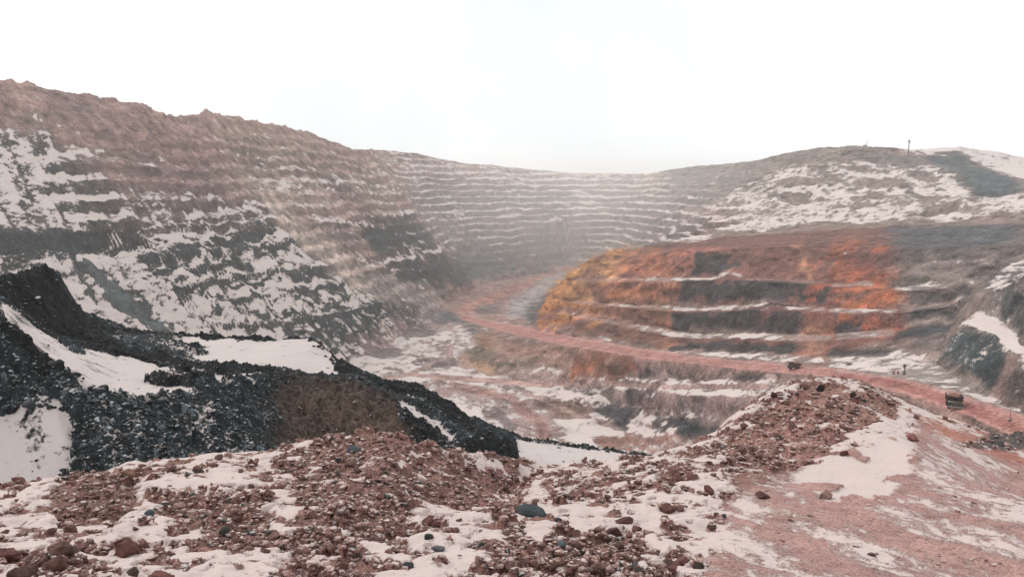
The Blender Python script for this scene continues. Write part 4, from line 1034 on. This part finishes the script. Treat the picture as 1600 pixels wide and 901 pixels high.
# stones one can point at: column, row, width in px, flatness, colour, snow, label, category
ERD = (0.175, 0.092, 0.075)
SPECIAL = [
 ("boulder", 831, 795, 54, .50, (0.058, 0.066, 0.072), -.05, "flat blue-grey boulder lying in the saddle of the near slope, biggest grey stone there", "boulder"),
 ("stone", 872, 812, 13, .8, (0.045, 0.047, 0.05), 0, "small dark stone just below the right end of the flat blue-grey boulder", "stone"),
 ("stone", 669, 838, 16, .9, (0.045, 0.048, 0.055), 0, "dark upright stone in the snow left of the saddle's blue-grey boulder", "stone"),
 ("stone", 686, 854, 22, .5, (0.10, 0.10, 0.105), .2, "flat pale grey stone below the small dark upright stone", "stone"),
 ("stone", 638, 882, 22, .7, (0.06, 0.065, 0.07), .1, "grey stone among clods at the very bottom of the slope's middle", "stone"),
 ("stone", 875, 850, 22, .6, (0.11, 0.12, 0.135), .1, "pale blue stone set in a dark cluster of clods below the saddle", "stone"),
 ("stone", 234, 800, 17, .8, (0.065, 0.08, 0.10), 0, "blue stone alone on the open snow of the left near slope", "stone"),
 ("stone", 353, 832, 22, .9, (0.065, 0.063, 0.05), 0, "olive-grey stone at the lower edge of a red clod cluster", "stone"),
 ("stone", 553, 702, 24, .7, (0.08, 0.08, 0.085), .1, "grey stone bedded in the dense clods near the crest hump", "stone"),
 ("clod", 92, 884, 38, .9, (0.15, 0.085, 0.066), 0, "big rounded dark brown clod, lowest of the pile on the left snow", "clod"),
 ("clod", 99, 855, 42, .65, (0.16, 0.098, 0.076), .1, "wide brown clod sitting on top of the big rounded dark one", "clod"),
 ("clod", 112, 826, 24, .9, (0.17, 0.098, 0.074), 0, "smaller brown clod at the top of the pile on the left snow", "clod"),
 ("clod", 82, 832, 18, .7, (0.12, 0.075, 0.06), 0, "small dark clod at the upper left of the pile on the snow", "clod"),
 ("clod", 200, 856, 46, .75, (0.17, 0.088, 0.07), .05, "large lumpy red-brown clod alone on open snow right of the clod pile", "clod"),
 ("clod", 250, 900, 56, .75, (0.19, 0.09, 0.072), .05, "largest red clod, cut by the bottom edge of the picture on the left", "clod"),
 ("clod", 208, 893, 20, .9, (0.11, 0.08, 0.065), 0, "pointed dark clod beside the largest red clod at the bottom", "clod"),
 ("clod", 14, 862, 40, .6, (0.16, 0.08, 0.065), .05, "flat red clod at the left edge of the picture", "clod"),
 ("clod", 38, 893, 44, .6, (0.13, 0.082, 0.066), .05, "broad dark clod in the bottom left corner", "clod"),
 ("clod", 201, 738, 22, .8, (0.30, 0.19, 0.13), 0, "pale tan block on the left crest of the near slope", "clod"),
 ("clod", 310, 735, 18, .6, (0.06, 0.045, 0.042), 0, "flat black-brown clod alone on snow just under the left crest", "clod"),
 ("clod", 158, 716, 0, .6, (0.06, 0.045, 0.042), 0, "", ""),
 ("clod", 1043, 794, 28, .8, (0.14, 0.07, 0.055), 0, "dark red clod alone on the snow left of the worn face", "clod"),
 ("clod", 976, 812, 30, .6, (0.12, 0.065, 0.055), 0, "long dark clod on snow above the dark cluster right of the saddle", "clod"),
 ("clod", 957, 832, 30, .6, (0.09, 0.055, 0.048), 0, "near-black clod on top of the dark cluster right of the saddle", "clod"),
 ("clod", 1426, 682, 20, .8, (0.26, 0.13, 0.105), .05, "rounded pink-red clod on the snow patch near the mound's right crest", "clod"),
 ("clod", 1281, 607, 16, .9, (0.028, 0.022, 0.02), 0, "black lump standing in for a dark hole on the top of the red mound", "clod"),  # a hole in the mound top; its darkness is put into a lump's colour
 ("clod", 1209, 618, 11, .9, (0.06, 0.03, 0.026), 0, "small dark clod high on the left crest line of the red mound", "clod"),
 ("clod", 1333, 618, 14, .9, (0.05, 0.035, 0.03), 0, "dark clod on the right shoulder of the red mound's top", "clod"),
 ("clod", 1292, 773, 26, .8, (0.28, 0.18, 0.145), 0, "tan clod between two snow patches low on the mound", "clod"),
 ("clod", 1320, 707, 16, .7, (0.14, 0.07, 0.055), 0, "red-brown clod on the snow between mound and worn face", "clod"),
 ("clod", 1190, 772, 26, .6, (0.11, 0.06, 0.05), 0, "dark clump at the foot of the red mound above the worn face", "clod"),
 ("stone", 1092, 884, 20, .8, (0.05, 0.04, 0.035), 0, "black stone on the crack edge at the bottom of the worn face", "stone"),
]
for k, (nm, px, py, w, fl, c, sv, text, cat) in enumerate(SPECIAL):
    if not text: continue
    j, i, x, y, z = on_ground(near, px, py + w * 0.2)
    s = w * 0.5 / FP * y
    blue = nm != "clod"
    me = stone_mesh(nm, 40 + k, 4, MAT_CLOD, c, sv, 0.22 if blue else 0.36, fl, 0.4 if blue else 1.2, 0.2 if blue else 0.35)
    o = put(nm, me, (x, y, z + s * 0.28 * fl), (s * 1.0, s * 0.85, s), (0, rr.uniform(-.15, .15), rr.uniform(-.5, .5)))
    if nm == "boulder": o.rotation_euler = (-0.15, 0.22, 0.1)
    label(o, text, cat)

shapes = [stone_mesh("clod", 70 + k, 3, MAT_CLOD, c, 0.12, 0.38, 0.75, 1.2, 0.35) for k, c in enumerate([(0.17,0.092,0.075), (0.15,0.08,0.066), (0.22,0.125,0.10), (0.13,0.08,0.066), (0.19,0.098,0.08), (0.16,0.095,0.08)])]
n, tries = 0, 0
while n < 240 and tries < 9000:
    tries += 1
    px, py = rr.uniform(5, 1600), rr.uniform(600, 895)
    j, i, x, y, z = on_ground(near, px, py)
    if y > 21 or fs[j, i] > 0.4 or rr.random() > clods[j, i] * 0.85 + 0.10: continue
    s = (0.022 + 0.045 * rr.random() ** 2) * (0.5 + 0.5 * y / 7)
    o = put("clod", shapes[rr.randrange(6)], (x, y, z + s * 0.25), (s * rr.uniform(.8, 1.3), s * rr.uniform(.8, 1.2), s * rr.uniform(.8, 1.1)), (rr.uniform(-.4, .4), rr.uniform(-.4, .4), rr.uniform(0, 6.28)))
    label(o, "fist-sized crumbly red-brown clod among others like it on the snowy near slope", "clod", "clods of frozen red earth on the near slope")
    n += 1

bshapes = [stone_mesh("stone_block", 110 + k, 3, MAT_STONE, c, 0.16, 0.3, 0.75, 0.8, 0.3) for k, c in enumerate([(0.014,0.015,0.017), (0.03,0.034,0.04), (0.018,0.02,0.024), (0.05,0.056,0.064)])]
spots_b = [[(0,640),(30,636),(60,628),(90,632),(112,642)], [(205,553),(260,572),(330,580),(400,584)], [(480,527),(505,545),(540,575),(570,594),(610,602),(655,608)], [(265,523),(340,527),(400,527),(460,527)],
           [(60,545),(90,566),(130,590),(170,607),(240,624),(285,604)], [(700,630),(730,655),(760,682)], [(620,640),(650,664),(680,688),(700,690)], [(430,584),(500,592),(560,600)], [(840,690),(880,696),(930,700),(980,708)]]
for ln in spots_b:
    for a, b in zip(ln[:-1], ln[1:]):
        for q in range(3):
            t = rr.random(); px, py = a[0] + (b[0] - a[0]) * t + rr.uniform(-5, 5), a[1] + (b[1] - a[1]) * t + rr.uniform(0, 7)
            j, i, x, y, z = on_ground(rid, px, py)
            if y > 140: continue
            s = 0.16 + 0.28 * rr.random() ** 2
            o = put("stone_block", bshapes[rr.randrange(4)], (x, y, z + s * 0.2), (s * rr.uniform(.8, 1.3), s, s * rr.uniform(.7, 1.1)), (rr.uniform(-.4, .4), rr.uniform(-.4, .4), rr.uniform(0, 6.28)))
            label(o, "black stone block lying along a snow edge of the dark spoil ridge", "rock", "black blocks along the snow edges of the spoil ridge")
# the pale stone that shows on the black heap
j, i, x, y, z = on_ground(rid, 61, 467)
label(put("stone", stone_mesh("stone", 151, 3, MAT_STONE, (0.4, 0.42, 0.45), 0.5), (x, y, z + .1), (.28, .28, .26)), "single white stone on the face of the black heap", "stone")
# boulders of the pit
def pit_stone(px, py, w, c, text, seed):
    j, i, x, y, z = on_ground(pit, px, py); s = w * 0.5 / FP * y
    label(put("boulder", stone_mesh("boulder", seed, 3, MAT_STONE, c, 0.2), (x, y, z + s * .35), (s, s, s)), text, "boulder")
pit_stone(1325, 570, 11, (0.13, 0.13, 0.135), "grey boulder lying on the ground above the haul road behind the red mound", 161)
pit_stone(1322, 398, 6, (0.5, 0.5, 0.5), "small white boulder high on the rust-coloured pit wall", 162)

# ------------------------------------------------------------------ machines and posts
M_YEL = plain("worn_yellow_paint", (0.055, 0.042, 0.02), 0.6); M_STEEL = plain("dusty_dark_steel", (0.045, 0.038, 0.034), 0.7); M_TYRE = plain("dusty_rubber", (0.018, 0.017, 0.017), 0.9)
M_BODY = plain("rusty_body_steel", (0.05, 0.016, 0.013), 0.7); M_GLASS = plain("cab_glass", (0.02, 0.025, 0.03), 0.15); M_LIGHT = plain("pale_bumper_paint", (0.26, 0.25, 0.23), 0.6)
M_ORE = plain("red_ore", (0.20, 0.075, 0.055), 0.95, 0, 0.5, 1.5); M_POST = plain("weathered_post", (0.13, 0.10, 0.09), 0.8); M_RED = plain("faded_red_paint", (0.30, 0.05, 0.04), 0.6)
M_MAST = plain("mast_steel", (0.10, 0.10, 0.11), 0.6)

def add_hull(bm, pts, faces):
    vs = [bm.verts.new(p) for p in pts]
    for f in faces: bm.faces.new([vs[i] for i in f])
def add_box(bm, x0, x1, y0, y1, z0, z1, tx=0.0):
    """box whose top may be shortened by tx at each end along x"""
    add_hull(bm, [(x0, y0, z0), (x1, y0, z0), (x1, y1, z0), (x0, y1, z0), (x0 + tx, y0, z1), (x1 - tx, y0, z1), (x1 - tx, y1, z1), (x0 + tx, y1, z1)],
             [(0, 3, 2, 1), (4, 5, 6, 7), (0, 1, 5, 4), (1, 2, 6, 5), (2, 3, 7, 6), (3, 0, 4, 7)])
def add_rod(bm, a, b, r, r2=None, seg=10):
    a, b = Vector(a), Vector(b); d = b - a
    m = Matrix.Translation((a + b) / 2) @ d.to_track_quat('Z', 'Y').to_matrix().to_4x4()
    bmesh.ops.create_cone(bm, cap_ends=True, segments=seg, radius1=r, radius2=r if r2 is None else r2, depth=d.length, matrix=m)
def link_part(name, bm, mat, parent, bevel=0.0):
    if bevel: bmesh.ops.bevel(bm, geom=bm.edges[:], offset=bevel, segments=1, affect='EDGES')
    bmesh.ops.recalc_face_normals(bm, faces=bm.faces)
    me = bpy.data.meshes.new(name); bm.to_mesh(me); bm.free(); me.materials.append(mat)
    o = bpy.data.objects.new(name, me); COL.objects.link(o); o.parent = parent
    return o
def root_at(name, p, rz, text, cat, group=None):
    o = bpy.data.objects.new(name, None); COL.objects.link(o); o.location = p; o.rotation_euler = (0, 0, rz); o.empty_display_size = 0.5
    return label(o, text, cat, group)

def haul_truck(p, rz, scale, text, ore_text):
    t = root_at("dump_truck", p, rz, text, "dump truck", "ore trucks on the haul road"); t.scale = (scale,) * 3
    bm = bmesh.new(); add_box(bm, -4.2, 3.6, -1.2, 1.2, 1.3, 2.0); add_box(bm, -3.4, -2.0, -1.9, 1.9, 1.1, 1.7); link_part("chassis", bm, M_STEEL, t, .05)
    bm = bmesh.new(); add_box(bm, 2.0, 4.5, -1.25, 1.25, 1.5, 3.0, .1); link_part("engine_hood", bm, M_YEL, t, .08)
    bm = bmesh.new(); add_box(bm, 4.3, 4.7, -2.5, 2.5, 1.0, 1.55); link_part("bumper", bm, M_LIGHT, t, .05)
    bm = bmesh.new(); add_box(bm, 1.8, 4.4, -2.6, 2.6, 3.0, 3.15); link_part("deck", bm, M_LIGHT, t)
    for s in (-1, 1):
        bm = bmesh.new(); add_rod(bm, (4.45, s * 1.6, 2.2), (4.6, s * 1.6, 2.2), .2); link_part("headlight", bm, M_LIGHT, t)
        bm = bmesh.new(); add_rod(bm, (4.35, s * 2.4, 1.5), (4.35, s * 2.4, 3.0), .06, seg=6); link_part("ladder_rail", bm, M_STEEL, t)
    bm = bmesh.new(); add_box(bm, 2.1, 4.1, 0.5, 2.4, 3.15, 4.7, .12); cab = link_part("cab", bm, M_YEL, t, .06)
    bm = bmesh.new(); add_box(bm, 4.02, 4.06, 0.7, 2.2, 3.75, 4.45); link_part("windscreen", bm, M_GLASS, cab)
    for s in (0.46, 2.40):
        bm = bmesh.new(); add_box(bm, 2.45, 3.75, s, s + .04, 3.75, 4.45); link_part("window", bm, M_GLASS, cab)
    # open body: floor, sloping tail, side walls and a canopy over the cab
    bm = bmesh.new()
    prof = [(-4.8, 3.6), (-2.2, 2.2), (1.4, 2.3), (2.0, 4.6), (4.5, 5.1), (4.5, 5.3), (1.7, 5.0), (-4.6, 4.7)]
    for sgn in (-1, 1):
        y0, y1 = sgn * 2.55, sgn * 2.75
        for a, b in ((y0, y1),):
            v0 = [bm.verts.new((x, a, z)) for x, z in prof]; v1 = [bm.verts.new((x, b, z)) for x, z in prof]
            bm.faces.new(v0); bm.faces.new(v1[::-1])
            for i in range(len(prof)): bm.faces.new((v0[i], v0[(i + 1) % 8], v1[(i + 1) % 8], v1[i]))
    for (x0, z0), (x1, z1) in zip(prof[:5], prof[1:5]):
        add_hull(bm, [(x0, -2.55, z0), (x1, -2.55, z1), (x1, 2.55, z1), (x0, 2.55, z0), (x0, -2.55, z0 + .2), (x1, -2.55, z1 + .2), (x1, 2.55, z1 + .2), (x0, 2.55, z0 + .2)],
                 [(0, 3, 2, 1), (4, 5, 6, 7), (0, 1, 5, 4), (1, 2, 6, 5), (2, 3, 7, 6), (3, 0, 4, 7)])
    body = link_part("dump_body", bm, M_BODY, t)
    for x in (-2.6, -1.0, 0.6):
        for s in (-1, 1):
            bm = bmesh.new(); add_box(bm, x, x + .2, s * 2.76 if s > 0 else -2.9, 2.9 if s > 0 else -2.76, 2.7, 4.75); link_part("rib", bm, M_BODY, body)
    for x, w in ((2.7, .5), (-2.5, .55)):
        for s in (-1, 1):
            wr = bpy.data.objects.new("wheel", None); COL.objects.link(wr); wr.parent = t; wr.location = (x, s * 2.05, 1.15)
            bm = bmesh.new(); add_rod(bm, (0, -w, 0), (0, w, 0), 1.15, seg=20); link_part("tyre", bm, M_TYRE, wr, .1)
            bm = bmesh.new(); add_rod(bm, (0, s * w * .9, 0), (0, s * (w + .06), 0), .55, seg=14); link_part("rim", bm, M_YEL, wr)
    bm = rock_shape(9, 4, .25, .45); me = bpy.data.meshes.new("ore_heap"); bm.to_mesh(me); bm.free(); me.materials.append(M_ORE)
    o = bpy.data.objects.new("ore_heap", me); COL.objects.link(o)
    R = Matrix.Rotation(rz, 3, 'Z'); o.location = Vector(p) + R @ Vector((-1.2, 0, 4.3)) * scale; o.rotation_euler = (0, 0, rz); o.scale = (2.9 * scale, 2.3 * scale, 2.3 * scale)
    label(o, ore_text, "ore")
g = pit.at(1491, 637)
haul_truck((g.x, g.y, g.z + .05), math.radians(-112), 0.92, "larger dump truck loaded with red ore, seen head-on on the haul road", "heap of red ore filling the body of the head-on truck")
g = pit.at(1240, 577)
haul_truck((g.x, g.y, g.z + .05), math.radians(176), 0.80, "smaller dump truck seen from its side on the haul road above the red mound", "heap of red ore filling the body of the truck seen from its side")

def rooted(name, T, px, py, text, cat, group=None):
    p = T.at(px, py); return root_at(name, p, 0, text, cat, group), p
t, p = rooted("lighting_mast", pit, 1420, 245, "tall thin mast with a lamp head standing alone on the hill's skyline", "mast")
k = p.y / FP
bm = bmesh.new(); add_rod(bm, (0, 0, -3), (0, 0, 25 * k), 1.1, .6, 8); link_part("pole", bm, M_MAST, t)
bm = bmesh.new(); add_box(bm, -1.7, 1.7, -.6, .6, 22.0 * k, 24.5 * k); link_part("lamp_head", bm, M_MAST, t)
bm = bmesh.new(); add_box(bm, -2.6, 2.6, -.2, .2, 20.2 * k, 20.8 * k); link_part("platform", bm, M_MAST, t)
t, p = rooted("boom", pit, 1353, 229, "short leaning boom poking over the hilltop left of the tall mast", "boom")
bm = bmesh.new(); add_rod(bm, (-1.5, 0, -3), (3.0, 0, 9.5), .6, .4, 8); link_part("arm", bm, M_MAST, t)
bm = bmesh.new(); add_box(bm, -4.0, 2.0, -1.5, 1.5, -2, 2.2, .4); link_part("housing", bm, M_MAST, t, .2)
t, p = rooted("marker_post", pit, 1412, 585, "dark upright marker post with a spreading foot above the haul road", "post")
bm = bmesh.new(); add_rod(bm, (0, 0, .8), (0, 0, 4.6), .28, .2, 10); link_part("shaft", bm, M_POST, t)
bm = bmesh.new(); add_rod(bm, (0, 0, -.5), (0, 0, 2.0), 1.0, .3, 12); link_part("foot", bm, M_POST, t)
bm = bmesh.new(); add_box(bm, -.55, .55, -.25, .25, 3.2, 4.9); link_part("plate", bm, M_POST, t, .05)
for k, (px, tx) in enumerate(((1397, "red drum left of its twin beside the marker post"), (1403, "red drum nearest the marker post's left side"))):
    p = pit.at(px, 584); bm = bmesh.new(); add_rod(bm, (0, 0, -.2), (0, 0, 1.2), .45, seg=14)
    for zz in (.25, .7): add_rod(bm, (0, 0, zz), (0, 0, zz + .08), .48, seg=14)
    o = link_part("marker_drum", bm, M_RED, None); o.location = p; label(o, tx, "drum", "red drums by the marker post")
t, p = rooted("roadside_pole", pit, 1578, 658, "thin grey pole on a small block at the far edge of the haul road", "pole")
bm = bmesh.new(); add_rod(bm, (0, 0, 0), (0, 0, 5.0), .10, .08, 8); link_part("shaft", bm, M_POST, t)
bm = bmesh.new(); add_box(bm, -.5, .5, -.4, .4, -.3, .5); link_part("base_block", bm, M_POST, t, .05)
# ------------------------------------------------------------------ air: falling snow and pit dust
def haze_box():
    bm = bmesh.new()
    x0, x1, y0, y1, z0, z1 = -9000, 9000, -800, 9500, -330, 125
    bmesh.ops.create_cube(bm, size=1.0, matrix=Matrix.Translation(((x0 + x1) / 2, (y0 + y1) / 2, (z0 + z1) / 2)) @ Matrix.Diagonal((x1 - x0, y1 - y0, z1 - z0, 1)))
    me = bpy.data.meshes.new("haze"); bm.to_mesh(me); bm.free()
    m = bpy.data.materials.new("haze_air"); m.use_nodes = True
    nt = m.node_tree; nt.nodes.clear()
    out = nt.nodes.new("ShaderNodeOutputMaterial"); v = nt.nodes.new("ShaderNodeVolumePrincipled")
    v.inputs["Color"].default_value = (0.99, 0.98, 0.965, 1)
    v.inputs["Density"].default_value = 0.00014
    v.inputs["Anisotropy"].default_value = 0.3
    nt.links.new(v.outputs[0], out.inputs["Volume"])
    me.materials.append(m)
    o = bpy.data.objects.new("haze", me); COL.objects.link(o); o["kind"] = "stuff"
haze_box()

def dust():
    bm = bmesh.new(); bmesh.ops.create_icosphere(bm, subdivisions=4, radius=1.0)
    me = bpy.data.meshes.new("dust_cloud"); bm.to_mesh(me); bm.free()
    o = bpy.data.objects.new("dust_cloud", me); COL.objects.link(o); o["kind"] = "stuff"
    o.location = (120, 1750, -70); o.scale = (900, 820, 190)
    m = bpy.data.materials.new("dust_air"); m.use_nodes = True
    nt = m.node_tree; nt.nodes.clear()
    out = nt.nodes.new("ShaderNodeOutputMaterial"); v = nt.nodes.new("ShaderNodeVolumePrincipled")
    v.inputs["Color"].default_value = (0.99, 0.965, 0.94, 1); v.inputs["Anisotropy"].default_value = 0.3
    tc = node(nt, "ShaderNodeTexCoord"); ln = node(nt, "ShaderNodeVectorMath", operation='LENGTH'); nt.links.new(tc.outputs["Object"], ln.inputs[0])
    mr = node(nt, "ShaderNodeMapRange"); mr.interpolation_type = 'SMOOTHSTEP'
    mr.inputs["From Min"].default_value = 1.0; mr.inputs["From Max"].default_value = 0.25; mr.inputs["To Min"].default_value = 0.0; mr.inputs["To Max"].default_value = 0.0010
    nt.links.new(ln.outputs["Value"], mr.inputs["Value"]); nt.links.new(mr.outputs[0], v.inputs["Density"])
    nt.links.new(v.outputs[0], out.inputs["Volume"]); me.materials.append(m)
dust()
